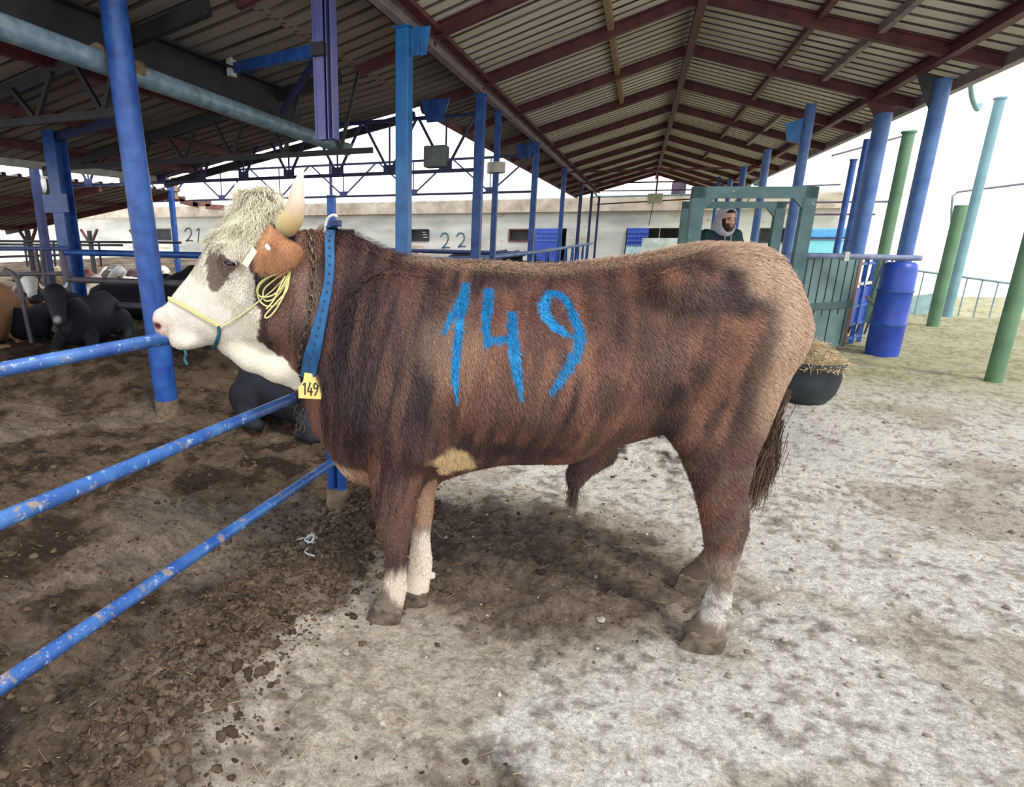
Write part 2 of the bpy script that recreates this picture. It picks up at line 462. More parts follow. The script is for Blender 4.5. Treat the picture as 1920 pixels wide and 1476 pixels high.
dust = cc(200, 186, 164) + (cc(232, 225, 210) - cc(200, 186, 164)) * smooth(-.45, .35, g1 + .4 * g2 + .2 * (xf > 0))[:, None]
g4 = fbm(xf * 55, yf * 55, None, 64, 2)
dust = dust + (cc(150, 134, 116) - dust) * (smooth(.1, .75, g2 * .35 + .9 * g3 - .2 * g1) * .6)[:, None]
dust = dust * (1 - .30 * smooth(.2, .8, g4 + .5 * g3))[:, None]
brown = cc(110, 93, 75) + (cc(66, 53, 42) - cc(110, 93, 75)) * smooth(-.3, .5, g2 + .5 * g3)[:, None]
brown = brown + (cc(166, 150, 132) - brown) * (smooth(.15, .8, -g1 + .3 * g3) * .45)[:, None]
wet = cc(134, 116, 100) + (cc(104, 88, 76) - cc(134, 116, 100)) * smooth(-.2, .5, g3)[:, None]
mm = np.clip(smooth(.25, .75, mud + .28 * g2 + .1 * g3), 0, 1)[:, None]
colg = dust * (1 - mm) + brown * mm
colg = colg + (wet - colg) * (under * .8)[:, None]
grass = cc(176, 172, 122) + (cc(150, 142, 100) - cc(176, 172, 122)) * smooth(-.3, .5, g2 + g3)[:, None]
far = smooth(5.5, 8.5, yf) * smooth(.4, 2.2, xf)
colg = colg + (grass - colg) * (far * .8)[:, None]
nn_, mm_ = len(GX), len(GY)
ii = (np.arange(nn_ - 1)[:, None] * mm_ + np.arange(mm_ - 1)[None, :]).ravel()
GF = np.stack([ii, ii + mm_, ii + mm_ + 1, ii + 1], 1)
GROUND = vmat('trodden_earth', rough=0.92, spec=0.12, bump=0.9, bscale=48, mottled=0.42, mscale=60, fine=.55)
props(mesh_obj('ground', np.stack([xf, yf, ZZ], 1), GF.astype(np.int32), GROUND, None, colors=np.clip(colg, .01, .9)), kind='structure')
def gz(x, y): return float(ground_z(np.array([x]), np.array([y]))[0])

def lumps(name, pts, radii, cols, m, label=None, cat=None, squash=.65):
    """irregular clods in one loose scatter"""
    t = (1 + 5 ** .5) / 2
    iv = np.array([(-1, t, 0), (1, t, 0), (-1, -t, 0), (1, -t, 0), (0, -1, t), (0, 1, t), (0, -1, -t), (0, 1, -t), (t, 0, -1), (t, 0, 1), (-t, 0, -1), (-t, 0, 1)], float)
    iv /= np.linalg.norm(iv[0])
    fi = [(0, 11, 5), (0, 5, 1), (0, 1, 7), (0, 7, 10), (0, 10, 11), (1, 5, 9), (5, 11, 4), (11, 10, 2), (10, 7, 6), (7, 1, 8), (3, 9, 4), (3, 4, 2), (3, 2, 6), (3, 6, 8), (3, 8, 9), (4, 9, 5), (2, 4, 11), (6, 2, 10), (8, 6, 7), (9, 8, 1)]
    V = list(map(tuple, iv)); F = []; cache = {}
    def mid(a, b):
        k = (min(a, b), max(a, b))
        if k not in cache:
            p = (np.array(V[a]) + np.array(V[b])); p /= np.linalg.norm(p); V.append(tuple(p)); cache[k] = len(V) - 1
        return cache[k]
    for a, b, c in fi:
        x, y, z = mid(a, b), mid(b, c), mid(c, a); F += [(a, x, z), (b, y, x), (c, z, y), (x, y, z)]
    V = np.array(V); F = np.array(F); n = len(pts); m_ = len(V)
    off = RNG.random((n, 1, 3)) * 50
    q = V[None] + off
    d = 1 + .60 * vnoise(q[..., 0] * 1.6, q[..., 1] * 1.6, q[..., 2] * 1.6, 71) + .30 * vnoise(q[..., 0] * 4, q[..., 1] * 4, q[..., 2] * 4, 72)
    st = .65 + .7 * RNG.random((n, 1, 3)); st[..., 2] *= squash
    P = V[None] * d[..., None] * st * radii[:, None, None] + pts[:, None, :]
    FF = (F[None] + (np.arange(n) * m_)[:, None, None]).reshape(-1, 3)
    C = np.repeat(cols[:, None, :], m_, 1).reshape(-1, 3)
    o = mesh_obj(name, P.reshape(-1, 3), FF.astype(np.int32), m, None, colors=np.clip(C, .005, .9))
    return props(o, label, cat, kind='stuff')
CLOD = vmat('clod', rough=.95, spec=.1, bump=.5, bscale=120, mottled=.25, mscale=60)
n = 34000
px = np.concatenate([RNG.normal(-1.22, .22, n // 2), RNG.uniform(-6, 1.4, n // 2)]); py = np.concatenate([RNG.uniform(.4, 3.4, n // 2), RNG.uniform(.5, 6, n // 2)])
_, _, _, md = ground_parts(px, py); k = RNG.random(n) < md ** 1.5 * .95; px, py = px[k], py[k]
rr = .0022 + .017 * RNG.random(len(px)) ** 9 + .0042 * RNG.random(len(px))
lumps('mud_clods', np.stack([px, py, ground_z(px, py) - rr * .05], 1), rr, (cc(112, 94, 76) + (cc(66, 53, 43) - cc(112, 94, 76)) * RNG.random((len(px), 1))) * (1 + RNG.normal(0, .12, (len(px), 1))), CLOD,
      'dark brown crumbled mud clods along the berm under the rails', 'mud')
n = 2600
px = RNG.uniform(-1.2, 3.5, n); py = RNG.uniform(.6, 6, n); _, _, _, md = ground_parts(px, py); k = RNG.random(n) > md * .6; px, py = px[k], py[k]
rr = .0025 + .012 * RNG.random(len(px)) ** 6
lumps('dry_crumbs', np.stack([px, py, ground_z(px, py) + rr * .2], 1), rr, (cc(120, 104, 88) + (cc(205, 196, 182) - cc(120, 104, 88)) * RNG.random((len(px), 1))), CLOD,
      'small dry crumbs scattered over the pale dusty yard', 'crumbs')
# straw bits
n = 2200
px = np.concatenate([RNG.normal(-.9, .35, n // 2), RNG.uniform(-3, 3, n - n // 2)]); py = RNG.uniform(.7, 4.2, n); a = RNG.random(n) * 6.28; L = .008 + .035 * RNG.random(n) ** 2.5
pz = ground_z(px, py) + .006
dx, dy = np.cos(a) * L, np.sin(a) * L; sx, sy = -np.sin(a) * .0007, np.cos(a) * .0007; tz = RNG.normal(0, .006, n)
V = np.stack([np.stack([px - dx - sx, py - dy - sy, pz - tz], 1), np.stack([px - dx + sx, py - dy + sy, pz - tz + .001], 1), np.stack([px + dx + sx, py + dy + sy, pz + tz + .001], 1), np.stack([px + dx - sx, py + dy - sy, pz + tz], 1)], 1).reshape(-1, 3)
F = (np.arange(n) * 4)[:, None] + np.arange(4)[None]
STRAW = vmat('straw', rough=.7, spec=.2)
props(mesh_obj('straw', V, F.astype(np.int32), STRAW, None, colors=np.repeat((cc(178, 152, 104) + (cc(120, 100, 74) - cc(178, 152, 104)) * RNG.random((n, 1))), 4, 0)),
      'short straw stalks strewn over mud and dust', 'straw', kind='stuff')
# puddles in the trodden patch
PUD = newmat('muddy_water'); PUD[2].inputs['Base Color'].default_value = (*s2l((150, 132, 104)), 1); PUD[2].inputs['Roughness'].default_value = .12; PUD = PUD[0]
def puddle(u, v, ru, rv, label):
    c = at_z(u, v); sx_ = ru * 2.6 / 1100; z0 = gz(c.x, c.y)
    pts = []
    for k in range(28):
        a = 2 * math.pi * k / 28; r = 1 + .25 * math.sin(3 * a + u) + .15 * math.sin(7 * a + v)
        pts.append((c.x + sx_ * r * math.cos(a), c.y + sx_ * .8 * r * math.sin(a)))
    zs = ground_z(np.array([p[0] for p in pts]), np.array([p[1] for p in pts])); zz = float(np.percentile(zs, 45))
    mb = MB(); mb.prism([(p[0], p[1], zz - .02) for p in pts], (0, 0, .021)); o = mb.build('puddle', PUD); props(o, label, 'puddle')
puddle(982, 915, 26, 10, 'small tan muddy puddle under the bull belly')
puddle(935, 925, 14, 8, 'smaller muddy puddle left of the tan one, under the bull belly')

# ================================================================== SHED ROOFS
ROOFX = [-8.5, -3.3, -2.3, .4, 3.5]; ROOFZ = [2.53, 3.42, 3.66, 4.38, 3.34]
def zr(x): return float(np.interp(x, ROOFX, ROOFZ))
SHEET = mat('roof_sheet_underside', s2l((232, 226, 214)), s2l((198, 188, 174)), scale=1.1, rough=.7, rust=s2l((120, 104, 88)), rust_amt=.02, stretch=(.35, 1.2, 1), scratch=s2l((196, 190, 180)), scratch_amt=.02)
SHEETD = mat('old_roof_sheet_underside', s2l((158, 148, 134)), s2l((112, 102, 92)), scale=.9, rough=.8, rust=s2l((92, 76, 60)), rust_amt=.06, stretch=(.35, 1.2, 1))
GRIME = mat('grimy_sheet_lap', s2l((118, 110, 102)), s2l((52, 48, 46)), scale=1.4, rough=.9, stretch=(.5, 2.5, 1))
def corrugated(name, x0, x1, y0, y1, zf, m, parent, pitch=.24, depth=.05, nx=6):
    """ribbed sheet: ribs run down the slope (along x), profile repeats along y"""
    ys = []; zo = []
    k = 0; y = y0
    while y < y1:
        for dy, dz in ((0, 0), (.70, 0), (.73, 1), (.96, 1)):
            yy = y + dy * pitch
            if yy <= y1: ys.append(yy); zo.append(dz * depth)
        y += pitch
    xs = np.unique(np.concatenate([np.linspace(x0, x1, nx), [x for x in ROOFX if x0 < x < x1]]))
    vs = []
    for lay in (0, .006):
        for x in xs:
            for yy, z in zip(ys, zo): vs.append((x, yy, zf(x) + z + lay))
    ny = len(ys); fs = []; off = len(xs) * ny
    for i in range(len(xs) - 1):
        for j in range(ny - 1):
            a = i * ny + j; fs.append((a, a + ny, a + ny + 1, a + 1)); fs.append((a + off, a + off + 1, a + off + ny + 1, a + off + ny))
    for j in range(ny - 1):
        for i in (0, len(xs) - 1):
            a = i * ny + j; fs.append((a, a + 1, a + 1 + off, a + off))
    for i in range(len(xs) - 1):
        for j in (0, ny - 1):
            a = i * ny + j; fs.append((a, a + ny, a + ny + off, a + off))
    o = mesh_obj(name, vs, fs, m, parent, shade=False); o.data.materials.append(GRIME)
    for p_ in o.data.polygons:
        ks = [v % off % ny % 4 for v in p_.vertices]
        if len(p_.vertices) == 4 and (2 in ks or 3 in ks): p_.material_index = 1
    return o
ROOF = thing('roof', None, None, (0, 10, 3)); ROOF['kind'] = 'structure'
YE = 33.5
corrugated('roof_sheet', -2.3, .4, 3.2, YE, zr, SHEET, ROOF)
corrugated('roof_sheet', .4, 3.5, 3.2, YE, zr, SHEET, ROOF)
corrugated('roof_sheet', -3.35, -2.3, 3.2, YE, zr, SHEETD, ROOF)
corrugated('roof_sheet', -8.5, -3.28, 0.2, 9.4, zr, SHEETD, ROOF)
MB().bar((.4, 3.2, zr(.4) - .17), (.4, YE, zr(.4) - .17), .10, .14).build('ridge_beam', REDSTEEL, ROOF)
MB().channel((-2.3, 2.6, 3.50), (-2.3, YE, 3.50), .10, .17).build('eave_beam', PALESTEEL, ROOF)
MB().bar((-2.22, 2.6, 3.585), (-2.22, YE, 3.585), .10, .05).build('eave_plate', REDSTEEL, ROOF)
MB().ibeam((2.92, 3.2, zr(2.92) - .10), (2.92, YE, zr(2.92) - .10), .10, .14).build('eave_beam', REDSTEEL, ROOF)
MB().bar((3.46, 3.2, zr(3.46) - .06), (3.46, YE, zr(3.46) - .06), .10, .12).build('eave_gutter', PALESTEEL, ROOF)
MB().bar((-3.3, 9.3, 3.36), (-3.3, YE, 3.36), .06, .10).build('eave_beam', REDSTEEL, ROOF)
RY = [4.4, 6.7] + [8.93 + 2.31 * i for i in range(11)]
for i, y in enumerate(RY):
    m_ = MB(); m_.ibeam((-2.26, y, zr(-2.26) - .085), (.36, y, zr(.36) - .085), .09, .14); m_.build('rafter', REDSTEEL, ROOF)
    m_ = MB(); m_.ibeam((.44, y, zr(.44) - .085), (3.42, y, zr(3.42) - .085), .09, .14); m_.build('rafter', REDSTEEL, ROOF)
    m_ = MB(); m_.bar((-3.3, y + .25, 3.36), (-2.34, y + .25, 3.585), .06, .11); m_.build('rafter', REDSTEEL, ROOF)
WOODY = mat('weathered_timber', s2l((176, 146, 112)), s2l((142, 114, 90)), scale=8, rough=.8, stretch=(6, 1, 6))
for x, mt in ((-.62, WOODY), (1.64, REDSTEEL), (2.25, PALESTEEL)):
    segs = [(3.3, 8.85), (9.0, 11.15), (11.3, 13.5)] if x < 0 else ([(3.3, 8.85), (9.0, 11.15), (11.4, 13.3), (13.7, 15.7), (16, 18.1), (20.6, 22.7)] if x < 2 else [(3.3, 8.85), (9.0, 11.15), (13.7, 18.0)])
    for a, b in segs: MB().bar((x, a, zr(x) - .055), (x, b, zr(x) - .055), .07, .09).build('purlin', mt, ROOF)
for x in (-5.2, -6.5, -7.6): MB().bar((x, .4, zr(x) - .06), (x, 9.3, zr(x) - .06), .09, .10).build('purlin', REDSTEEL, ROOF)
MB().bar((-8.42, .4, zr(-8.42) - .05), (-8.42, 9.3, zr(-8.42) - .05), .08, .10).build('eave_beam', WHITESTEEL, ROOF)
MB().ibeam((-4.25, .5, zr(-4.25) - .20), (-4.25, 7.1, zr(-4.25) - .20), .20, .30, .02).build('main_beam', BLACKSTEEL, ROOF)
for y in (4.4, 6.7, 9.2): MB().bar((-8.4, y, zr(-8.4) - .14), (-3.4, y, zr(-3.4) - .14), .07, .12).build('rafter', BLACKSTEEL, ROOF)
# tie rods across the far bays
for y in (20.5, 25.1, 29.7):
    MB().bar((-2.3, y, 3.42), (3.0, y, 3.36), .05, .05).build('tie_beam', REDSTEEL, ROOF)
MB().bar((-2.3, 33.2, 3.0), (3.0, 33.2, 3.2), .06, .06).build('tie_beam', REDSTEEL, ROOF)

# hanging flood lamp under the far ridge
L_ = thing('flood_lamp', 'pale square lamp box hanging under the far end of the ridge', 'lamp', (.44, 30, 3.2))
LB = mat('pale_plastic', s2l((208, 208, 178)), s2l((180, 180, 150)), rough=.5)
MB().box((.40, 30, 3.06), (.62, .2, .42)).build('lamp_box', LB, L_, bevel=.02)
MB().tube([(.42, 30, 3.2), (.42, 30, 4.2)], .035, 8).build('hanger', REDSTEEL, L_)
MB().tube([(.36, 30, 2.9), (.30, 30.05, 2.3), (.26, 30, 1.9)], .018, 6).build('cable', BLACKSTEEL, L_)

# lattice trusses over the left yard
def truss(y, x0, x1, label, zb=2.42, zt=3.17, dark=True, step=.95):
    T = thing('lattice_truss', label, 'truss', (x0, y, zb), 'lattice trusses across the left yard')
    m_ = BLUE_DARK if dark else REDSTEEL
    MB().channel((x0, y, zb), (x1, y, zb), .05, .05, .008).build('bottom_chord', m_, T)
    MB().channel((x0, y, zt), (x1, y, zt), .05, .05, .008).build('top_chord', m_, T)
    n = max(2, int(round(abs(x1 - x0) / step))); st = (x1 - x0) / n
    for i in range(n):
        c = x0 + st * (i + .5)
        MB().bar((c, y, zb), (c - st * .48, y, zt), .034, .034, (0, 1, 0)).build('web', m_, T)
        MB().bar((c, y, zb), (c + st * .48, y, zt), .034, .034, (0, 1, 0)).build('web', m_, T)
        MB().bar((c, y, zb), (c, y, zt), .022, .022, (0, 1, 0)).build('strut', m_, T)
        MB().box((c, y - .01, zb + .05), (.20, .012, .14)).build('gusset_plate', m_, T)
    return T
truss(8.95, -10.5, -2.36, 'near lattice truss, its V webs dark against the left roof edge')
truss(13.85, -13.5, -2.36, 'farther lattice truss, its webs seen against white sky', step=1.75)
for (x, y, z) in [(-2.95, 8.95, 2.62)]:
    o = MB().box((x, y - .03, z), (.34, .22, .30)).build('transformer_box', mat('grey_green_metal', s2l((112, 124, 118)), rough=.6), bevel=.02)
    props(o, 'grey green metal box sitting on the near lattice truss', 'box')
# ties from near truss to the steel columns
MB().bar((-8.4, 4.35, 2.55), (-4.3, 4.35, 2.55), .05, .07).build('bottom_chord', BLACKSTEEL, ROOF)
for i in range(5):
    c = -8.0 + i * .85
    for dx_ in (-.28, .28): MB().bar((c, 4.35, 2.55), (c + dx_, 4.35, zr(c + dx_) - .16), .04, .04, (0, 1, 0)).build('web', BLACKSTEEL, ROOF)
for i in range(7):
    c = -8.1 + i * .78
    for dx_ in (-.26, .26): MB().bar((c, 6.7, 2.45), (c + dx_, 6.7, zr(c + dx_) - .16), .035, .035, (0, 1, 0)).build('web', BLACKSTEEL, ROOF)
MB().bar((-8.4, 6.7, 2.45), (-3.0, 6.7, 2.45), .05, .06).build('bottom_chord', BLACKSTEEL, ROOF)
ARM = thing('bracing_beam', 'blue steel arm bracing the lilac column to the dark roof beam', 'beam', (-4.1, 5.8, 3.1))
qa, qb, qc = at_x(442, 128, -4.15), at_y(594, 95, 5.02), at_y(528, 212, 5.9)
MB().bar(qa, qb, .07, .10).build('arm', BLUE, ARM)
MB().bar(at_y(592, 112, 5.05), qc, .05, .05).build('strut', BLUE_DARK, ARM)
MB().box(tuple(at_x(434, 126, -4.18)), (.05, .10, .18)).build('end_plate', WHITESTEEL, ARM)

# ---- columns
def base_z(x, y): return gz(x, y) - .08
def sq_column(x, y, zt, w, m, label, group, brackets=(), haunch=None, tilt=0):
    T = thing('steel_column', label, 'column', (x, y, base_z(x, y)), group)
    MB().box((x, y, (zt + base_z(x, y)) / 2), (w, w, zt - base_z(x, y))).build('shaft', m, T, bevel=.006)
    MB().box((x, y, zt + .006), (w * 1.35, w * 1.35, .012)).build('cap_plate', m, T)
    if haunch:
        hx, hz = haunch
        MB().prism([(x + w / 2, y - .006, zt), (x + w / 2 + hx, y - .006, zt), (x + w / 2 + hx * .8, y - .006, zt - hz), (x + w / 2, y - .006, zt - hz)], (0, .012, 0)).build('bracket', m, T)
        MB().bar((x + w / 2 + hx * .45, y, zt), (x + w / 2 + hx * .45, y, zt - hz), .012, .12, (0, 1, 0)).build('bracket_rib', m, T)
    return T
GL = 'blue columns in the left row of the main shed'
LROW = [(-2.3, 5.91, .135, BLUE_BRIGHT, 'bright blue square column left of the others, rising behind the bull shoulders', (.2, .24)),
        (-2.3, 8.93, .13, BLUE, 'blue square column second from the left in the main row, behind the bull back', None),
        (-2.28, 13.75, .12, BLUE, 'blue column third from the left in the main row, beside the dark window', None),
        (-2.3, 19.05, .12, BLUE, 'fourth blue column of the main row, in front of the blue doors', None),
        (-2.28, 24.4, .12, BLUE_DARK, 'fifth blue column of the main row, slim with distance', None),
        (-2.25, 29.2, .11, BLUE_DARK, 'sixth blue column of the main row, next to last', None),
        (-2.2, 33.4, .11, BLUE_DARK, 'last and thinnest blue column of the main left row', None)]
for x, y, w, m_, lb, hn in LROW: sq_column(x, y, 3.40, w, m_, lb, GL, haunch=hn)
for (x, y) in [(-2.98, 8.9), (-2.52, 13.7)]:
    T = MB(); T.prism([(x - .22, y, 3.40), (x + .22, y, 3.40), (x + .12, y, 3.10), (x - .12, y, 3.10)], (0, .03, 0)); T.bar((x, y - .03, 3.4), (x, y - .03, 3.1), .02, .08, (0, 1, 0))
    props(T.build('column_bracket', BLUE), 'blue trapezoid bracket under the eave ' + ('nearer the camera' if y < 10 else 'beside the third column'), 'bracket')
T = thing('lamp_post', 'thin blue post carrying a pale round lamp fitting against the sky', 'post', (-2.3, 10.06, 0))
MB().bar((-2.3, 10.06, base_z(-2.3, 10.06)), (-2.3, 10.06, 3.40), .085, .085, (0, 1, 0)).build('shaft', BLUE, T)
MB().tube([(-2.3, 10.06, 2.47), (-2.3, 10.06, 2.63)], .15, 16).build('lamp_fitting', mat('ivory_plastic', s2l((206, 200, 188)), rough=.5), T, shade=True)

def round_column(x, y, zt, r, m, label, group=None, cap=False, lean=(0, 0), cat='column', name='round_column'):
    z0 = base_z(x, y)
    T = thing(name, label, cat, (x, y, z0), group)
    MB().tube([(x, y, z0), (x + lean[0] * (zt - z0), y + lean[1] * (zt - z0), zt)], r, 20).build('shaft', m, T, shade=True)
    if cap: MB().tube([(x + lean[0] * zt, y + lean[1] * zt, zt), (x + lean[0] * zt, y + lean[1] * zt, zt + .03)], r * 1.25, 20).build('cap', m, T, shade=True)
    return T
GR = 'blue round columns along the open right side'
p = at_y(1705, 440, 9.6)
C1 = round_column(p.x, 9.6, zr(p.x) - .17, .085, BLUE_HAZED, 'tall blue round column right of the blue drum post', GR)
MB().prism([(p.x - .3, 9.59, zr(p.x - .3) - .15), (p.x + .06, 9.59, zr(p.x) - .17), (p.x + .02, 9.59, zr(p.x) - .5), (p.x - .08, 9.59, zr(p.x) - .5)], (0, .02, 0)).build('haunch', BLACKSTEEL, C1)
p = at_y(1612, 440, 11.24)
C2 = round_column(p.x, 11.24, zr(p.x) - .17 - .12, .105, BLUE_HAZED, 'thickest blue round column, just left of the tall one by the drum post', GR)
MB().prism([(p.x - .28, 11.23, zr(p.x - .28) - .15), (p.x + .12, 11.23, zr(p.x + .12) - .15), (p.x + .07, 11.23, zr(p.x) - .42), (p.x - .05, 11.23, zr(p.x) - .42)], (0, .02, 0)).build('haunch', REDSTEEL, C2)
for u, y, r, lb, tp in [(1480, 11.2, .07, 'blue round column rising past the teal frame with a flag-shaped bracket', (1525, 195)), (1415, 14.4, .07, 'blue round column seen through the teal frame, right of the man', (1437, 280)),
                    (1377, 17.6, .07, 'blue round column directly right of the man', (1390, 312)), (1355, 21.0, .07, 'dark blue column directly behind the man', (1358, 338)), (1334, 25.5, .06, 'thin blue column left of the man, far down the shed', None)]:
    p = at_y(u, 440, y); zt = zr(p.x) - .17 if tp is None else min(zr(p.x) - .1, at_y(tp[0], tp[1], y).z)
    q = at_y(tp[0], tp[1], y) if tp else None
    C = round_column(p.x, y, zt, r, BLUE_HAZED if y < 16 else BLUE, lb, 'blue round columns of the inner right row')
    if u == 1480:
        MB().prism([(p.x - .30, y - .01, zt - .25), (p.x - .05, y - .01, zt - .18), (p.x - .05, y - .01, zt - .55), (p.x - .24, y - .01, zt - .50)], (0, .02, 0)).build('bracket', BLUE_BRIGHT, C)
for u, tp, y, lb in [(1592, (1607, 262), 13.0, 'slim blue post between the thick column and its twin'), (1574, (1585, 302), 14.4, 'slim blue post with a lamp arm, left of its twin')]:
    p = at_y(u, 440, y); zt = at_y(tp[0], tp[1], y).z
    round_column(p.x, y, zt, .055, BLUE, lb, None, cap=(u == 1574), cat='post', name='steel_post')
# nearest right column, only its head shows at the frame edge
p = at_y(1893, 30, 6.7)
C0 = thing('eave_bracket', 'blue steel bracket plates under the eave at the top right corner', 'bracket', (2.92, 6.7, zr(2.92) - .4))
for k_, m_ in ((0, BLUE_DARK), (1, BLUE_BRIGHT)):
    xx = 2.80 + .14 * k_; MB().prism([(xx - .12, 6.69 + .05 * k_, zr(xx) - .17), (xx + .10, 6.69 + .05 * k_, zr(xx) - .17), (xx + .06, 6.69 + .05 * k_, zr(xx) - .40), (xx - .05, 6.69 + .05 * k_, zr(xx) - .40)], (0, .02, 0)).build('plate', m_, C0)

# left yard columns
p = at_z(315, 765)
z0 = -.12
T = thing('round_post', 'stout blue round post just left of the bull nose', 'post', (p.x, p.y, z0))
top = at_f(206, -40, 4.95 * 1.0); 
MB().tube([(p.x, p.y, z0), tuple(top)], .098, 24).build('shaft', BLUE, T, shade=True)
MB().tube([(p.x, p.y, z0), tuple(Vector((p.x, p.y, z0)).lerp(top, .06))], .102, 24).build('mud_sleeve', RUSTY, T, shade=True)
a, b = at_x(8, 52, -3.98), at_x(650, 280, -3.98); d = (b - a).normalized()
T = thing('overhead_pipe', 'weathered galvanised pipe running overhead behind the stout blue post', 'pipe', tuple(a))
MB().tube([a - d * 2.2, b], .083, 24).build('pipe', GALV, T, shade=True)
c1 = at_x(200, 112, -3.98); c2 = at_x(236, 128, -3.98)
MB().tube([c1 - d * .10, c1 + d * .02], .092, 24).build('coupling', RUSTY, T, shade=True)
MB().tube([c2 + d * .0, c2 + d * .13], .090, 24).build('coupling', RUSTY, T, shade=True)
MB().tube([b - d * .01, b + d * .02], .088, 24).build('end_cap', WHITESTEEL, T, shade=True)
# hanging lilac column
p = at_y(614, 262, 5.0); zb = p.z
T = thing('hanging_column', 'lilac and blue steel column coming down from the dark roof', 'column', (p.x, 5.0, zb))
zt = zr(p.x) - .02
for sg in (-1, 1): MB().bar((p.x + sg * .085, 5.0, zb), (p.x + sg * .085, 5.0, zt), .016, .10, (0, 1, 0)).build('flange', PURPLE, T)
MB().bar((p.x - .04, 4.97, zb), (p.x - .04, 4.97, zt), .085, .016, (0, 1, 0)).build('face_plate', PURPLE, T)
MB().bar((p.x, 5.04, zb), (p.x, 5.04, zt), .17, .012, (0, 1, 0)).build('web_plate', BLUE_DARK, T)
MB().bar((p.x + .03, 5.0, zb), (p.x + .03, 5.0, zt), .012, .07, (0, 1, 0)).build('web_rib', PURPLE, T)
q = at_y(597, 92, 4.93); MB().box(tuple(q), (.12, .05, .10)).build('cleat', BLACKSTEEL, T)
# thin far post behind the neck
p = at_y(623, 440, 14.2)
T = thing('slim_post', 'slim dark blue post seen above the bull collar', 'post', (p.x, 14.2, base_z(p.x, 14.2)))
MB().box((p.x, 14.2, (at_y(620, 366, 14.2).z + base_z(p.x, 14.2)) / 2), (.20, .14, at_y(620, 366, 14.2).z - base_z(p.x, 14.2))).build('shaft', BLUE, T)
MB().box((p.x, 14.2, 2.7), (.06, .06, 1.2)).build('upper_rod', BLUE_DARK, T)
# left column with arm
p = at_y(127, 440, 5.7)
T = thing('left_yard_column', 'dark blue square column with side plates in the left yard', 'column', (p.x, 5.7, base_z(p.x, 5.7)))
MB().ibeam((p.x, 5.7, base_z(p.x, 5.7)), (p.x, 5.7, 2.74), .19, .19, .014, (0, 1, 0)).build('shaft', BLUE, T)
MB().bar((p.x, 5.7, 2.66), (p.x + 1.0, 5.95, 2.86), .07, .09).build('arm', BLUE_DARK, T)
for zz in (1.88,): MB().box((p.x, 5.59, zz), (.42, .02, .22)).build('side_plate', BLUE, T)
for u, y, w, zt, m_, lb in [(82, 7.4, .11, 2.62, BLUE_DARK, 'thin dark blue post left of the side-plated column'), (328, 11.8, .10, 2.62, BLUE, 'thin blue post under the ragged end of the low roof')]:
    p = at_y(u, 440, y)
    T = thing('yard_post', lb, 'post', (p.x, y, base_z(p.x, y)))
    MB().box((p.x, y, (zt + base_z(p.x, y)) / 2), (w, w, zt - base_z(p.x, y))).build('shaft', m_, T)

# low lean-to roof at the far left
LEAN = thing('low_roof', None, None, (-13, 9, 2)); LEAN['kind'] = 'structure'
def zl(x): return float(np.interp(x, [-17, -10.6], [1.62, 2.52]))
corrugated('roof_sheet', -17, -10.6, 3.5, 12.2, zl, SHEETD, LEAN, pitch=.30)
for y in (5, 7.4, 9.8, 12.0): MB().bar((-16.9, y, zl(-16.9) - .07), (-10.7, y, zl(-10.7) - .07), .08, .12).build('rafter', REDSTEEL, LEAN)
for x in (-12.4, -14.3, -16.2): MB().bar((x, 3.6, zl(x) - .04), (x, 12.1, zl(x) - .04), .08, .07).build('purlin', REDSTEEL, LEAN)
for y in (9.8, 13.4):
    pass
for i, (u, y) in enumerate([(57, 11.6), (172, 14.2), (262, 16.2)]):
    p = at_y(u, 470, y); T = thing('lean_to_post', ['dark post with V bracket at the far left under the low roof', 'dark post with V bracket right of the side-plated column', 'dark post with V bracket beside the stout blue post'][i], 'post', (p.x, y, 0), 'posts under the low roof')
    MB().bar((p.x, y, -.1), (p.x, y, 1.62), .10, .10, (0, 1, 0)).build('shaft', BLACKSTEEL, T)
    for sg in (-1, 1): MB().bar((p.x, y, 1.18), (p.x + sg * .35, y, 1.66), .06, .06, (0, 1, 0)).build('bracket', REDSTEEL, T)
# ragged boards at its end
T = thing('broken_board', 'broken reddish boards hanging at the end of the low roof', 'board', (-10.4, 12.2, 2.4))
RB = mat('red_brown_board', s2l((150, 104, 92)), s2l((110, 80, 70)), rough=.85, scale=10)
for k, (dx, dz, rx) in enumerate([(0, 0, .1), (.35, -.12, -.2), (.7, -.2, .15), (.3, -.3, .05)]):
    q = at_y(330 + 24 * k, 372 + 5 * k, 12.2); MB().bar((q.x - .25, 12.2, q.z), (q.x + .28, 12.2, q.z - .05 + rx * .3), .04, .12).build('board', RB, T)
q = at_y(326, 345, 12.0); MB().bar((q.x, 12.0, q.z + .15), (q.x, 12.0, q.z - .35), .10, .12, (0, 1, 0)).build('upright', WOODY, T)
T = thing('white_bird', 'white pigeon perched on the low roof edge by the dark blue column', 'bird', tuple(at_y(80, 345, 7.5)))
bb = at_y(80, 345, 7.5)
B_ = Body((-.3, -.15, -.25), (.3, .15, .35), .012); B_.ell((0, 0, 0), (.05, .05, .13), .02); B_.ell((.03, 0, .11), (.035, .033, .035), .03); B_.cone((-.02, 0, -.08), (-.04, 0, -.20), .03, .012, .02); B_.cone((-.02, .0, .05), (-.2, 0, .20), .018, .010, .02, )
P_, Q_ = B_.mesh(); mesh_obj('body', P_ * 1.2 + np.array(bb), Q_, WHITESTEEL, T)

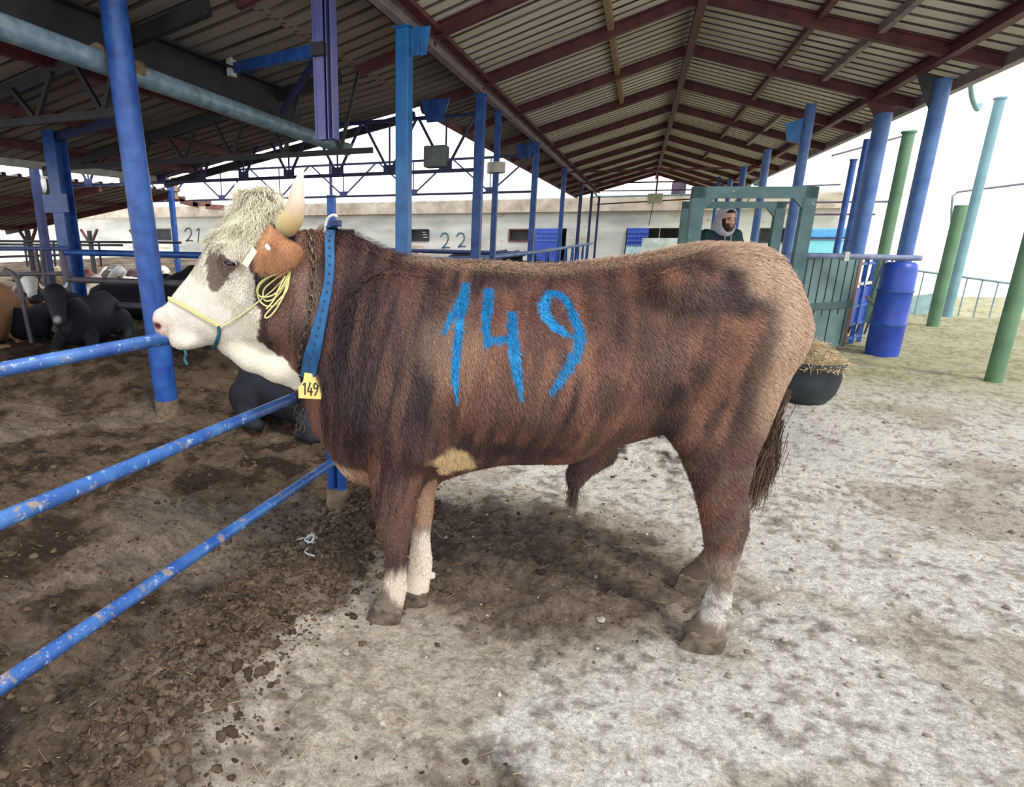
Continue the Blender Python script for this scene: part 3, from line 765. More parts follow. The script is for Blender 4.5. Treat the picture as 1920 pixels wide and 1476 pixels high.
# ================================================================== FAR STABLE
WALLM = mat('whitewashed_wall', s2l((200, 198, 186)), s2l((158, 160, 150)), scale=.8, rough=.9, rust=s2l((166, 150, 122)), rust_amt=.10, scratch=s2l((96, 96, 90)), scratch_amt=.05, stretch=(.5, 1, 1.6))
CORN = mat('stained_cornice', s2l((196, 184, 164)), s2l((150, 136, 118)), scale=1.4, rough=.9, rust=s2l((104, 92, 80)), rust_amt=.06)
YW = 37.0
wz = []
def wallx(u): return at_y(u, 440, YW).x
OPEN = [(wallx(768), wallx(804), 1.12, 1.80), (wallx(955), wallx(1001), 1.12, 1.80), (wallx(1003), wallx(1062), .0, 1.85), (wallx(1174), wallx(1236), .0, 1.85), (wallx(1237), wallx(1310), .75, 1.85), (wallx(1424), wallx(1476), 1.12, 1.80), (wallx(284), wallx(320), 1.1, 1.9), (wallx(628), wallx(664), 1.12, 1.8)]
WX0, WX1, WT = -80.0, wallx(1502) + 1.5, 2.78
W = MB(); xs_ = sorted([WX0, WX1] + [o[0] for o in OPEN] + [o[1] for o in OPEN])
for a, b in zip(xs_[:-1], xs_[1:]):
    op = [o for o in OPEN if o[0] <= a + 1e-6 and b <= o[1] + 1e-6]
    if not op: W.box(((a + b) / 2, YW + .15, WT / 2 - .2), (b - a, .3, WT + .4))
    else:
        o_ = op[0]
        W.box(((a + b) / 2, YW + .15, (WT + o_[3]) / 2), (b - a, .3, WT - o_[3]))
        if o_[2] > .01: W.box(((a + b) / 2, YW + .15, o_[2] / 2 - .2), (b - a, .3, o_[2] + .4))
props(W.build('wall_back', WALLM), kind='structure')
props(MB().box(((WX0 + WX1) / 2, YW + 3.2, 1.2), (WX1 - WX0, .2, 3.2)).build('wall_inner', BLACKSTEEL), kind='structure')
props(MB().box(((WX0 + WX1) / 2, YW + .0, WT + .36), (WX1 - WX0 + .3, .7, .72)).build('trim_1', CORN), kind='structure')
props(MB().box(((WX0 + WX1) / 2, YW + 1.6, WT + .76), (WX1 - WX0 + .5, 3.6, .08)).build('ceiling_1', mat('stable_roof', s2l((206, 204, 196)), rough=.8)), kind='structure')
props(MB().box(((wallx(1105) + wallx(1290)) / 2, YW - .28, WT + .66), (wallx(1290) - wallx(1105), .12, .34)).build('trim_2', mat('green_fascia', s2l((96, 124, 122)), s2l((74, 96, 92)), scale=2, rough=.7)), kind='structure')
for i, (a, b, c, d) in enumerate([OPEN[0], OPEN[1], OPEN[5], OPEN[6], OPEN[7]]):
    wnd = thing('window_%d' % (i + 1), None, None, ((a + b) / 2, YW, c)); wnd['kind'] = 'structure'
    mb = MB()
    for p0, p1 in [((a, c), (b, c)), ((a, d), (b, d)), ((a, c), (a, d)), ((b, c), (b, d))]: mb.bar((p0[0], YW - .02, p0[1]), (p1[0], YW - .02, p1[1]), .08, .08, (0, 1, 0))
    mb.build('window_frame', BLACKSTEEL if i != 1 else REDSTEEL, wnd)
    if i == 0:
        for k in range(3): MB().box((b - .35 + .05 * k, YW + .12, d - .15 - .16 * k), (.30, .02, .05)).build('torn_sheet', WHITESTEEL, wnd)
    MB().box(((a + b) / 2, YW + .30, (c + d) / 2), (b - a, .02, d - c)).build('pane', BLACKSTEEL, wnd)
DOORB = mat('blue_door_paint', s2l((48, 78, 170)), s2l((34, 60, 146)), scale=3, rough=.5)
def studded_door(i, x0, x1, z0, z1, slide=0):
    D = thing('door_%d' % i, None, None, ((x0 + x1) / 2, YW, z0)); D['kind'] = 'structure'
    MB().box(((x0 + x1) / 2, YW - .10, (z0 + z1) / 2), (x1 - x0, .06, z1 - z0)).build('door_leaf', DOORB, D)
    s_ = MB(); nx = 8
    for a in range(nx):
        for b in range(3 if i == 1 else 4):
            s_.box((x0 + (a + .5) * (x1 - x0) / nx, YW - .15, z1 - .22 - b * .24), (.10, .05, .07))
    s_.build('embossed_studs', mat('door_stud', s2l((86, 116, 196)), rough=.5), D)
studded_door(1, wallx(1005), wallx(1046), 0, 1.85); studded_door(2, wallx(1176), wallx(1216), .95, 1.85)
MB_ = MB().box((wallx(1050), YW - .02, .9), (.25, .04, 1.8)).build('door_3', BLUE_DARK); props(MB_, kind='structure')
props(MB().box(((wallx(1176) + wallx(1216)) / 2, YW - .12, .45), (wallx(1216) - wallx(1176), .06, .98)).build('door_4', mat('pale_blue_panel', s2l((190, 216, 222)), rough=.6)), kind='structure')
props(MB().box(((wallx(1232) + wallx(1262)) / 2, YW - 1.2, .5), (2.3, .05, 1.65)).build('notice_board', mat('board_face', s2l((204, 210, 200)), s2l((150, 170, 160)), scale=3, rough=.6)), 'pale board standing before the stable doorway', 'board')
props(MB().box((wallx(1263), YW + .5, 3.6), (.7, .6, 1.5)).build('chimney', mat('sooty_brick', s2l((92, 82, 92)), s2l((52, 48, 56)), scale=3, rough=.9)), 'dark sooty chimney on the far stable roof', 'chimney')
# painted stall numbers
NUM = mat('teal_wall_paint', s2l((52, 96, 110)), rough=.8); NUMD = mat('black_wall_paint', s2l((56, 58, 60)), rough=.8)
def wall_digits(name, strokes, y, m, label):
    T = thing(name, label, 'number', tuple(at_y(*strokes[0][0], y)))
    for k, st in enumerate(strokes):
        P = catmull([at_y(u, v, y - .035) for u, v in st], 6); mb = MB()
        for qa_, qb_ in zip(P[:-1], P[1:]): mb.bar(qa_, qb_, .075, .01, (0, 1, 0))
        mb.build('digit', m, T)
    return T
def two(u, v, w, h): return [(u - w * .5, v - h * .25), (u - w * .2, v - h * .48), (u + w * .25, v - h * .45), (u + w * .4, v - h * .1), (u + w * .1, v + h * .25), (u - w * .3, v + h * .5), (u + w * .1, v + h * .45), (u + w * .6, v + h * .47)]
wall_digits('stall_number', [two(834, 451, 16, 28), two(864, 450, 16, 26)], YW, NUM, 'large teal number 22 painted on the far stable wall')
wall_digits('stall_number', [two(353, 440, 14, 24), [(368, 432), (373, 429), (372, 442), (371, 454)]], YW, NUMD, 'dark number 21 painted on the stable wall left of the bull face')
for m_ in (): pass
# bush on roof edge
n = 260; c = at_y(1393, 366, YW + .2); pts = np.array(c) + RNG.normal(0, 1, (n, 3)) * [.5, .3, .32]
lumps('roof_bush', pts, np.full(n, .11), cc(70, 104, 72) * (.7 + .6 * RNG.random((n, 1))), CLOD)['label'] = 'small green bush growing at the far stable roof edge'
bpy.data.objects['roof_bush']['category'] = 'bush'; bpy.data.objects['roof_bush']['kind'] = 'thing'
# trailer beyond
CYAN = mat('cyan_trailer_paint', s2l((120, 206, 214)), s2l((140, 214, 220)), rough=.5); SKYB = mat('sky_blue_trailer_paint', s2l((74, 156, 214)), s2l((96, 174, 222)), rough=.5)
ty = 24.0; a = at_y(1504, 440, ty); b = at_y(1596, 440, ty)
T = thing('farm_trailer', 'sky blue and cyan farm trailer parked beyond the shed', 'trailer', ((a.x + b.x) / 2, ty, 0))
z1, z2, z3 = at_y(1550, 428, ty).z, at_y(1550, 447, ty).z, at_y(1550, 470, ty).z
MB().box(((a.x + b.x) / 2, ty + .8, (z1 + z2) / 2), (b.x - a.x, 1.6, z1 - z2)).build('upper_box', SKYB, T, bevel=.05)
MB().box(((a.x + b.x) / 2, ty + .8, (z2 + z3) / 2 - .1), (b.x - a.x, 1.6, (z2 - z3) + .1)).build('lower_box', CYAN, T, bevel=.04)
MB().box(((a.x + b.x) / 2, ty - .02, z2), (b.x - a.x, .05, .06)).build('seam_rail', BLUE_DARK, T)
for sx_ in (.2, .8):
    xx = a.x + (b.x - a.x) * sx_; MB().tube([(xx, ty + .0, .35), (xx, ty + .25, .35)], .38, 20).build('wheel', BLACKSTEEL, T)
MB().box(((a.x + b.x) / 2, ty + .8, .62), (b.x - a.x, .8, .12)).build('chassis', BLACKSTEEL, T)

# ================================================================== RIGHT SIDE
# teal handling frame
def gantry(f, ul, ur, vt, th, bh, label, m=TEAL):
    L0 = at_f(ul, 470, f); R0 = at_f(ur, 472, f); ztop = at_f((ul + ur) / 2, vt, f).z
    T = thing('handling_frame', label, 'frame', ((L0.x + R0.x) / 2, (L0.y + R0.y) / 2, 0), 'teal frames of the cattle crush')
    dirv = (Vector((R0.x, R0.y, 0)) - Vector((L0.x, L0.y, 0))).normalized()
    for q, sg in ((L0, 1), (R0, -1)):
        zb = base_z(q.x, q.y); MB().bar((q.x, q.y, zb), (q.x, q.y, ztop), th, .05, tuple(dirv.cross(Vector((0, 0, 1))))).build('upright', m, T)
        g0 = Vector((q.x, q.y, ztop - bh)) + dirv * sg * th * .5
        MB().prism([g0, g0 + dirv * sg * .10, g0 + Vector((0, 0, -.10))], tuple(dirv.cross(Vector((0, 0, 1))) * .02)).build('gusset', m, T)
    MB().bar((L0.x - dirv.x * th / 2, L0.y - dirv.y * th / 2, ztop - bh / 2), (R0.x + dirv.x * th / 2, R0.y + dirv.y * th / 2, ztop - bh / 2), .05, bh).build('crossbeam', m, T)
    MB().bar((L0.x, L0.y, .35), (R0.x, R0.y, .35), .05, .06).build('lower_bar', m, T)
    return T
gantry(5.9, 1296, 1500, 350, .125, .105, 'nearer teal crush frame with the deep crossbeam')
gantry(6.9, 1279, 1449, 378, .11, .075, 'farther teal crush frame with the narrower crossbeam')
a, b = at_z(1482, 668), at_z(1577, 656)
T = thing('teal_panel', 'teal green sheet panel with dark seams beside the rump', 'panel', ((a.x + b.x) / 2, (a.y + b.y) / 2, 0))
pd = (b - a).normalized(); pn = Vector((pd.y, -pd.x, 0))
PANELM = mat('teal_sheet_paint', s2l((112, 138, 134)), s2l((84, 108, 106)), scale=3, rough=.55, scratch=s2l((150, 168, 162)), scratch_amt=.04)
MB().bar((a.x, a.y, .66), (b.x, b.y, .66), .03, 1.20).build('sheet', PANELM, T)
Lp = (b - a).length
for k in range(6):
    q = a + pd * (Lp * (k + .6) / 6.2) + pn * .018; MB().bar((q.x, q.y, .10 if k % 2 else .5), (q.x, q.y, 1.24), .012, .008, tuple(pn)).build('seam', BLACKSTEEL, T)
MB().bar((a.x + pn.x * .02, a.y + pn.y * .02, .62), (b.x + pn.x * .02, b.y + pn.y * .02, .62), .02, .09).build('cross_strap', mat('dark_teal', s2l((76, 98, 98)), rough=.6), T)
MB().bar((b.x, b.y, .06), (b.x, b.y, 1.25), .05, .05, tuple(pn)).build('edge_post', mat('rust_orange_steel', s2l((150, 112, 92)), s2l((120, 96, 84)), rough=.8), T)
T = thing('gate_rail', 'grey blue rail along the top of the teal panel to the drum post', 'rail', (2.2, 8.8, 1.25))
bb_ = at_z(1652, 665); q0 = Vector((a.x - .2, a.y - .12, 1.26)); q1 = Vector((bb_.x + .17, bb_.y - .02, 1.22))
MB().tube([q0, q1], .035, 12).build('rail', PALESTEEL if False else mat('grey_blue_rail', s2l((128, 136, 160)), s2l((92, 104, 136)), scale=8, rough=.4), T, shade=True)
MB().box(tuple(q0.lerp(q1, .04)), (.13, .13, .09)).build('clamp', WHITESTEEL, T); MB().box(tuple(q0.lerp(q1, .42)), (.05, .10, .11)).build('clamp', WHITESTEEL, T)
T = thing('drum_post', 'thick blue ribbed drum post at the end of the gate rail', 'post', (bb_.x, bb_.y, 0))
DR = mat('blue_drum_paint', s2l((44, 78, 176)), s2l((30, 56, 146)), scale=5, rough=.4, bump=.05)
MB().tube([(bb_.x, bb_.y, z) for z in (-.05, .02, .12, .38, .40, .42, .80, .82, .84, 1.08, 1.15, 1.17)], [.17, .175, .18, .18, .188, .18, .18, .188, .18, .178, .16, .13], 32).build('drum', DR, T, shade=True)
for zz in (.40, .82): MB().tube([(bb_.x, bb_.y, zz - .012), (bb_.x, bb_.y, zz + .012)], .190, 32).build('hoop', BLUE, T, shade=True)
# small blue gate between panel and drum
T = thing('blue_gate', 'small blue barred gate between teal panel and drum post', 'gate', (2.85, 9.9, 0))
g0, g1 = Vector((2.72, 9.75, 0)), Vector((3.06, 10.3, 0))
for q in (g0, g1, g0.lerp(g1, .5)): MB().bar((q.x, q.y, .0), (q.x, q.y, 1.2), .045, .045, (0, 1, 0)).build('upright', BLUE, T)
for zz in (.10, .30, .55, .85, 1.12): MB().bar((g0.x, g0.y, zz), (g1.x, g1.y, zz), .04, .04).build('bar', BLUE if zz not in (.85,) else WHITESTEEL, T)
MB().bar((g0.x, g0.y, .55), (g1.x, g1.y, .55), .01, .5).build('infill_sheet', DR, T)
MB().bar((g0.x + .1, g0.y - .2, .72), (g1.x + .02, g1.y - .9, .38), .03, .03).build('latch_bar', PALESTEEL, T)
for k in range(4): MB().bar((g1.x - .12 + .1 * k, g1.y + .1, .1), (g1.x + .05 + .09 * k, g1.y + .1, 1.18), .022, .022, (0, 1, 0)).build('brace', BLUE_DARK, T)
# outside poles
p = at_z(1862, 715); q = at_f(1922, 470, (p.x * -math.sin(YAW) + p.y * math.cos(YAW)))
round_column(p.x, p.y, 3.4, .072, GREENPOLE, 'nearest green pole at the right edge', 'green poles outside the shed', cat='pole', name='green_pole')
p = at_z(1748, 612); round_column(p.x, p.y, at_y(1790, 385, p.y).z, .085, GREENPOLE, 'green pole in the grass left of the pale tall pole', 'green poles outside the shed', cat='pole', name='green_pole')
p = at_y(1664, 440, 12.6); round_column(p.x, 12.6, at_y(1698, 250, 12.6).z, .085, GREENPOLE, 'green pole with a rusty head between the two thick blue columns', 'green poles outside the shed', cap=True, cat='pole', name='green_pole')
p = at_z(1775, 594); zt = at_y(1843, 188, p.y).z
T = round_column(p.x, p.y, zt, .075, PALEPOLE, 'tall pale blue pole with capped top outside the shed', None, cap=True, cat='pole', name='tall_pole')
q1, q2, q3, q4 = at_y(1838, 196, p.y), at_y(1832, 205, p.y - .2), at_y(1822, 180, p.y - .8), at_y(1819, 138, p.y - 1.6)
MB().tube(catmull([q1, q2, q3, q4], 6), .035, 8).build('hose', PALEPOLE, T, shade=True)
# pale far fence
T = thing('yard_fence', 'thin pale rail fence at the edge of the grass', 'fence', tuple(at_z(1800, 590)))
FM = mat('pale_fence_paint', s2l((150, 172, 178)), rough=.6)
fa, fb = at_f(1700, 505, 12.5), at_f(1925, 536, 11.0)
MB().tube([fa, fb], .022, 8).build('rail', FM, T)
for k in range(8):
    q = fa.lerp(fb, (k + .3) / 8); MB().tube([(q.x, q.y, -.4), (q.x, q.y, q.z + .0)], .012, 6).build('post', FM, T)
T = thing('bent_pipe', 'thin grey pipe bent down at one end, high at right edge', 'pipe', tuple(at_f(1790, 360, 13)))
MB().tube([at_f(1783, 560, 13), at_f(1784, 400, 13), at_f(1786, 368, 13), at_f(1796, 360, 13), at_f(1925, 344, 11.8)], .022, 8).build('pipe', mat('grey_pipe', s2l((150, 150, 156)), rough=.5), T, shade=True)
# cross rails far right behind columns
for i, (u0, v0, u1, v1, f, lb) in enumerate([(1500, 349, 1575, 346, 14, 'thin dark rail level with the teal crossbeam'), (1470, 380, 1668, 378, 12.0, 'long thin rail below the teal crossbeam, between blue columns'), (1480, 402, 1640, 402, 12.2, 'faint thin rail lowest of three right of the frame'),
                           (1560, 292, 1690, 256, 13, 'dark tube under the right eave rising to the green pole')]):
    T = MB().tube([at_f(u0, v0, f), at_f(u1, v1, f)], .02, 8).build('cross_rail', mat('mauve_steel', s2l((104, 92, 110)), rough=.6) if i == 0 else bpy.data.materials['mauve_steel']); props(T, lb, 'rail', 'thin rails on the right side')
# pale teal sheets low beyond the gate
props(MB().bar(at_f(1700, 578, 12.8), at_f(1762, 570, 12.8), .04, .5).build('low_screen', mat('pale_teal_sheet', s2l((150, 178, 180)), rough=.7)), 'pale teal sheet screen low beyond the drum post', 'screen')

# black tub with hay behind the rump
c = at_z(1500, 748); zb = gz(c.x, c.y) - .02
T = thing('feed_tub', 'black rubber feed tub on the ground behind the rump', 'tub', (c.x, c.y, zb))
RUB = mat('black_rubber', s2l((44, 52, 56)), s2l((30, 34, 38)), scale=6, rough=.55, scratch=s2l((96, 116, 118)), scratch_amt=.04)
prof = [(.0, .0), (.12, .0), (.20, .03), (.26, .12), (.285, .24), (.29, .38), (.305, .40), (.305, .415), (.285, .42), (.272, .40), (.265, .25), (.22, .10), (.0, .07)]
vs = []; fs = []; n = 36
for r, z in prof:
    for k in range(n): a_ = 2 * math.pi * k / n; vs.append((c.x + r * 1.0 * math.cos(a_), c.y + r * math.sin(a_), zb + z))
for i in range(len(prof) - 1):
    for k in range(n): k2 = (k + 1) % n; fs.append((i * n + k, i * n + k2, (i + 1) * n + k2, (i + 1) * n + k))
mesh_obj('tub', vs, fs, RUB, T)
nh_ = 3200; a_ = RNG.random(nh_) * 6.28; r_ = .30 * np.sqrt(RNG.random(nh_)); hx_, hy_ = c.x + r_ * np.cos(a_), c.y + r_ * np.sin(a_); hz_ = zb + .37 + .15 * (1 - (r_ / .31) ** 2) * (1 + .4 * np.sin(a_ * 3)) + RNG.normal(0, .014, nh_)
dd = RNG.normal(0, 1, (nh_, 3)) * [1, 1, .45]; dd[:, 2] -= (r_ / .28) * .5; dd /= np.linalg.norm(dd, axis=1, keepdims=True); LL = .03 + .05 * RNG.random((nh_, 1)); sd = np.cross(dd, RNG.normal(0, 1, (nh_, 3))); sd /= np.linalg.norm(sd, axis=1, keepdims=True)
P0 = np.stack([hx_, hy_, hz_], 1); V = np.stack([P0 - dd * LL - sd * .002, P0 - dd * LL + sd * .002, P0 + dd * LL + sd * .002, P0 + dd * LL - sd * .002], 1).reshape(-1, 3)
o = mesh_obj('hay', V, ((np.arange(nh_) * 4)[:, None] + np.arange(4)[None]).astype(np.int32), STRAW, None, colors=np.repeat(cc(226, 204, 164) * (.6 + .5 * RNG.random((nh_, 1))), 4, 0)); props(o, 'pale hay heaped in the black feed tub', 'hay', kind='stuff')

# ================================================================== NEAR RAILS
FX = -1.43
T = thing('pen_rails', 'muddy blue tube rails of the pen the bull leans over', 'fence', (FX, 2.64, 0))
def rail(u0, v0, u1, v1, r, ext=0.0, ext1=0.0):
    a = at_x(u0, v0, FX); b = at_x(u1, v1, FX); d = (b - a).normalized()
    return a - d * ext, b + d * ext1
a, b = at_f(8, 692, 1.98), at_f(292, 638, 2.32); d_ = (b - a).normalized(); MB().tube([a - d_ * .5, b, Vector((FX - .02, 2.60, at_y(600, 592, 2.6).z))], .0265, 20).build('top_rail', RAIL_BLUE, T, shade=True)
a, b = rail(8, 975, 560, 747, .03, .25, .0); MB().tube([a, Vector((FX, 2.62, .755))], .0235, 20).build('middle_rail', RAIL_BLUE, T, shade=True)
a, b = rail(8, 1282, 622, 868, .03, .2, .0); MB().tube([a, b], .0235, 20).build('bottom_rail', RAIL_BLUE, T, shade=True)
zp = -.06
for k, (dx, dy) in enumerate([(-.030, 0), (.030, .0), (.0, .035)]):
    MB().tube([(FX + dx, 2.67 + dy, zp), (FX + dx, 2.67 + dy, 1.22)], .026, 16).build('post_tube', BLUE, T, shade=True)
MB().tube([(FX, 2.68, zp), (FX, 2.68, .14)], .066, 16).build('mud_caked_foot', mat('dried_mud', s2l((138, 120, 98)), s2l((104, 86, 70)), scale=20, rough=.95, bump=.6), T, shade=True)

# left yard gates and rails
def yard_rails(f, pts, label, name='pen_gate', r=.028, ups=(), m=BLUE, m2=None):
    P0 = at_f(*pts[0][0], f); T = thing(name, label, 'gate', (P0.x, P0.y, 0), 'pen gates in the left yard')
    for k, seg in enumerate(pts):
        MB().tube(catmull([at_f(u, v, f) for u, v in seg], 6) if len(seg) > 2 else [at_f(u, v, f) for u, v in seg], r, 10).build('rail', (m2 or m) if k else m, T, shade=True)
    for (u0, v0, u1, v1) in ups: MB().tube([at_f(u0, v0, f), at_f(u1, v1, f)], r * .9, 10).build('upright', m2 or m, T, shade=True)
    return T
GREYR = mat('grey_worn_rail', s2l((104, 98, 104)), s2l((72, 68, 74)), scale=8, rough=.5)
yard_rails(7.6, [[(-30, 466), (128, 466)], [(-30, 515), (128, 513)], [(36, 562), (90, 560)]], 'grey blue gate at far left with its curved front tube', ups=[(78, 468, 88, 575), (66, 468, 74, 510)], m=mat('dull_blue_rail', s2l((72, 92, 140)), s2l((56, 66, 104)), rough=.5), m2=GREYR, r=.028)
yard_rails(6.6, [[(8, 505), (28, 518), (40, 550), (50, 600), (60, 645), (62, 665)]], 'curved grey tube in front of the tan cow', name='curved_tube', m=GREYR, r=.027)
yard_rails(7.3, [[(122, 473), (430, 480)], [(128, 524), (380, 533)], [(178, 570), (380, 580)]], 'long blue rail gate between the dark column and the bull face', ups=[(116, 470, 140, 600), (378, 478, 372, 620)], m=BLUE, m2=GREYR, r=.038)
yard_rails(11.5, [[(-30, 452), (340, 455)], [(-30, 458), (230, 460)], [(-30, 483), (120, 478)]], 'thin dark rails before the stable wall at far left', name='thin_rails', m=BLACKSTEEL, r=.022, ups=[(45, 452, 52, 500), (100, 452, 104, 500), (150, 455, 155, 500), (185, 455, 190, 500)])
# rails behind the bull
z_ = 1.10
T = thing('feed_fence', 'pale blue feed fence with slanted bars behind the bull back', 'fence', (-2.25, 20, 0))
MB().tube([(-2.24, 14.0, z_), (-2.14, 30.5, z_)], .05, 10).build('top_rail', mat('pale_blue_rail', s2l((130, 160, 206)), s2l((90, 120, 176)), scale=3, rough=.4), T, shade=True)
for k in range(15):
    y = 14.6 + k * 1.05; MB().bar((-2.24, y, .1), (-2.24, y + (.45 if k % 2 else -.35), z_), .06, .05, (1, 0, 0)).build('slanted_bar', BLUE, T)
T = thing('back_rail', 'pale blue rail rising to the third column above the bull back', 'rail', (-2.2, 9, 1.1))
a, b = at_z(800, 488, 1.12), Vector((-2.2, 13.7, 1.12)); MB().tube(catmull([a, at_z(900, 484, 1.12), b], 6), .045, 10).build('rail', bpy.data.materials['pale_blue_rail'], T, shade=True)
for k in (0.1, .6): q = a.lerp(b, k); MB().tube([(q.x, q.y, 0), (q.x, q.y, 1.1)], .04, 10).build('post', BLUE, T, shade=True)
T = MB().tube([at_f(700, 468, 15), at_f(985, 476, 13)], .05, 10).build('dark_rail', BLUE_DARK); props(T, 'dark blue rail crossing under the wall number 22', 'rail')
# ================================================================== THE BULL
UF = np.array([-0.966, -0.2585, 0.0]); UF /= np.linalg.norm(UF)      # heading
UN = np.array([-UF[1], UF[0], 0.0]); UN = -UN if UN[1] > 0 else UN   # flank side towards the camera
W0 = -2.19                                                           # where the spine's plane stands
UZ = np.array([0, 0, 1.0])
def loc2w(P): P = np.asarray(P, float); return P[..., 0:1] * UF + (P[..., 1:2] + W0) * UN + P[..., 2:3] * UZ
def w2loc(P): P = np.asarray(P, float); return np.stack([P @ UF, P @ UN - W0, P @ UZ], -1)
def bp(u, v, w=0.0):
    d = ray(u, v); t = (W0 + w) / (d @ UN); q = d * t
    return q @ UF, CAM_H + q[2]

def curve(px, w=0.0):
    P = np.array([bp(u, v, w) for u, v in px]); return P[np.argsort(P[:, 0])]

bull = Body((-1.25, -0.46, -0.02), (1.12, 0.56, 1.92), 0.0095)
# ---- trunk and neck: back line and belly line measured on the spine's plane
TOPL = [(1486, 560), (1482, 535), (1472, 510), (1452, 488), (1420, 467), (1380, 460), (1330, 457), (1280, 463), (1230, 473), (1175, 483),
        (1100, 492), (1040, 499), (1000, 499), (950, 494), (894, 491), (851, 490), (800, 482), (750, 477), (725, 470), (700, 456),
        (672, 443), (645, 436), (620, 432), (600, 430), (575, 432), (550, 430), (525, 440)]
BOTL = [(1486, 590), (1478, 640), (1460, 690), (1430, 735), (1400, 765), (1350, 785), (1300, 795), (1250, 806), (1200, 815), (1150, 828),
        (1100, 846), (1060, 862), (1000, 862), (940, 864), (880, 878), (830, 895), (790, 900), (720, 905), (680, 905), (650, 893),
        (625, 862), (612, 830), (604, 800), (598, 770), (585, 735), (570, 715), (552, 706), (525, 700)]
tc = curve(TOPL); bc = curve(BOTL)
WPX = [(1486, .07), (1478, .13), (1455, .19), (1425, .235), (1380, .265), (1320, .285), (1250, .30), (1180, .325), (1100, .335), (1000, .33),
       (900, .315), (820, .30), (760, .285), (700, .25), (660, .215), (625, .18), (600, .155), (575, .14), (545, .13), (525, .12)]
KBT = [(1486, .8, .8), (1430, .55, .62), (1320, .6, .66), (1200, .72, .55), (1000, .72, .5), (850, .6, .42), (740, .45, .33), (680, .35, .38), (640, .3, .5),
       (600, .3, .6), (560, .35, .65), (525, .4, .7)]
wc = np.array(sorted((bp(u, 650)[0], w) for u, w in WPX)); kc = np.array(sorted((bp(u, 650)[0], a, b) for u, a, b in KBT))
ss = np.linspace(max(tc[0, 0], bc[0, 0]) - 0.0, min(tc[-1, 0], bc[-1, 0]), 60)
rows = [(s, np.interp(s, bc[:, 0], bc[:, 1]), np.interp(s, tc[:, 0], tc[:, 1]), np.interp(s, wc[:, 0], wc[:, 1]),
         np.interp(s, kc[:, 0], kc[:, 1]), np.interp(s, kc[:, 0], kc[:, 2])) for s in ss]
bull.loft((0, 0, 0), (1, 0, 0), (0, 0, 1), (0, 1, 0), rows, k=0.01, p=2.15)

def P3(u, v, w): s, z = bp(u, v, abs(w) if w > 0 else w); return (s, w, z)
for sg in (1, -1):
    def Q(u, v, w):            # same place on the far flank
        s, z = bp(u, v, w); return (s, sg * w, z)
    bull.ell(Q(742, 650, .185), (.17, .105, .25), k=0.12)                 # shoulder blade
    bull.ell(Q(720, 760, .19), (.14, .10, .15), k=0.06)                  # point of shoulder / arm
    bull.ell(Q(765, 820, .18), (.12, .085, .12), k=0.06)                 # forearm muscle
    bull.ell(Q(1000, 700, .19), (.38, .15, .21), k=0.08)                 # rib cage
    bull.ell(Q(1372, 610, .165), (.20, .125, .25), k=0.08)               # rump and thigh
    bull.ell(Q(1352, 740, .17), (.155, .09, .17), k=0.07)                # thigh
    bull.ell(Q(1275, 545, .22), (.075, .06, .06), k=0.08)                # hip bone
    bull.ell(Q(1300, 800, .19), (.075, .06, .08), k=0.06)                # stifle

def leg(levels, w, k=0.035, wk=1.0):
    T = []
    for v, ul, ur, hw in levels:
        s1, z1 = bp(ul, v, w); s2, z2 = bp(ur, v, w)
        T.append(((z1 + z2) / 2, min(s1, s2), max(s1, s2), hw * wk, .85, .85, w))
    bull.loft((0, 0, 0), (0, 0, 1), (1, 0, 0), (0, 1, 0), T, k=k, p=2.05)
HIND_W, HINDF_W, FORE_W, FOREF_W = 0.165, -0.19, 0.15, 0.03
leg([(700, 1275, 1462, .10), (760, 1268, 1448, .10), (803, 1264, 1436, .095), (843, 1270, 1417, .085), (868, 1279, 1410, .078), (916, 1300, 1398, .068), (965, 1313, 1402, .060),
     (990, 1317, 1402, .056), (1014, 1320, 1394, .052), (1046, 1326, 1385, .045), (1079, 1334, 1375, .036), (1112, 1328, 1371, .038), (1140, 1318, 1368, .046), (1160, 1302, 1362, .050), (1178, 1290, 1358, .052), (1192, 1282, 1354, .050)], HIND_W)
leg([(700, 1275, 1440, .09), (760, 1268, 1425, .09), (803, 1266, 1415, .085), (843, 1275, 1400, .078), (868, 1284, 1388, .07), (916, 1303, 1378, .06), (950, 1312, 1378, .055),
     (980, 1316, 1376, .05), (1005, 1318, 1366, .042), (1030, 1322, 1358, .035), (1048, 1310, 1350, .036), (1062, 1292, 1342, .042), (1076, 1276, 1336, .046), (1088, 1268, 1332, .044)], HINDF_W)
leg([(760, 668, 800, .085), (800, 670, 798, .085), (850, 682, 796, .075), (890, 694, 792, .068), (920, 700, 784, .062), (945, 699, 780, .058), (972, 705, 775, .055),
     (999, 708, 771, .053), (1023, 717, 765, .046), (1046, 724, 761, .038), (1080, 724, 761, .037), (1100, 718, 762, .041), (1118, 712, 760, .044), (1132, 704, 757, .048), (1144, 700, 754, .046)], FORE_W)
leg([(800, 715, 815, .07), (850, 730, 815, .065), (900, 752, 815, .055), (930, 762, 814, .052), (955, 768, 812, .048), (982, 771, 808, .046), (1006, 773, 805, .038),
     (1030, 770, 808, .034), (1055, 768, 810, .034), (1075, 765, 807, .036), (1092, 758, 806, .042), (1104, 752, 804, .044), (1112, 750, 802, .042)], FOREF_W)
# dew claws
for (u, v, w) in [(1371, 1158, .15), (1371, 1158, .19), (1341, 1064, -.19), (757, 1107, .14), (812, 1080, .03)]:
    bull.ell(P3(u, v, w), (.013, .010, .016), k=0.01)
# sheath under the belly
bull.chain([P3(1130, 850, 0), P3(1098, 868, 0), P3(1080, 892, 0), P3(1076, 912, 0)], [.050, .040, .028, .018], k=0.04)

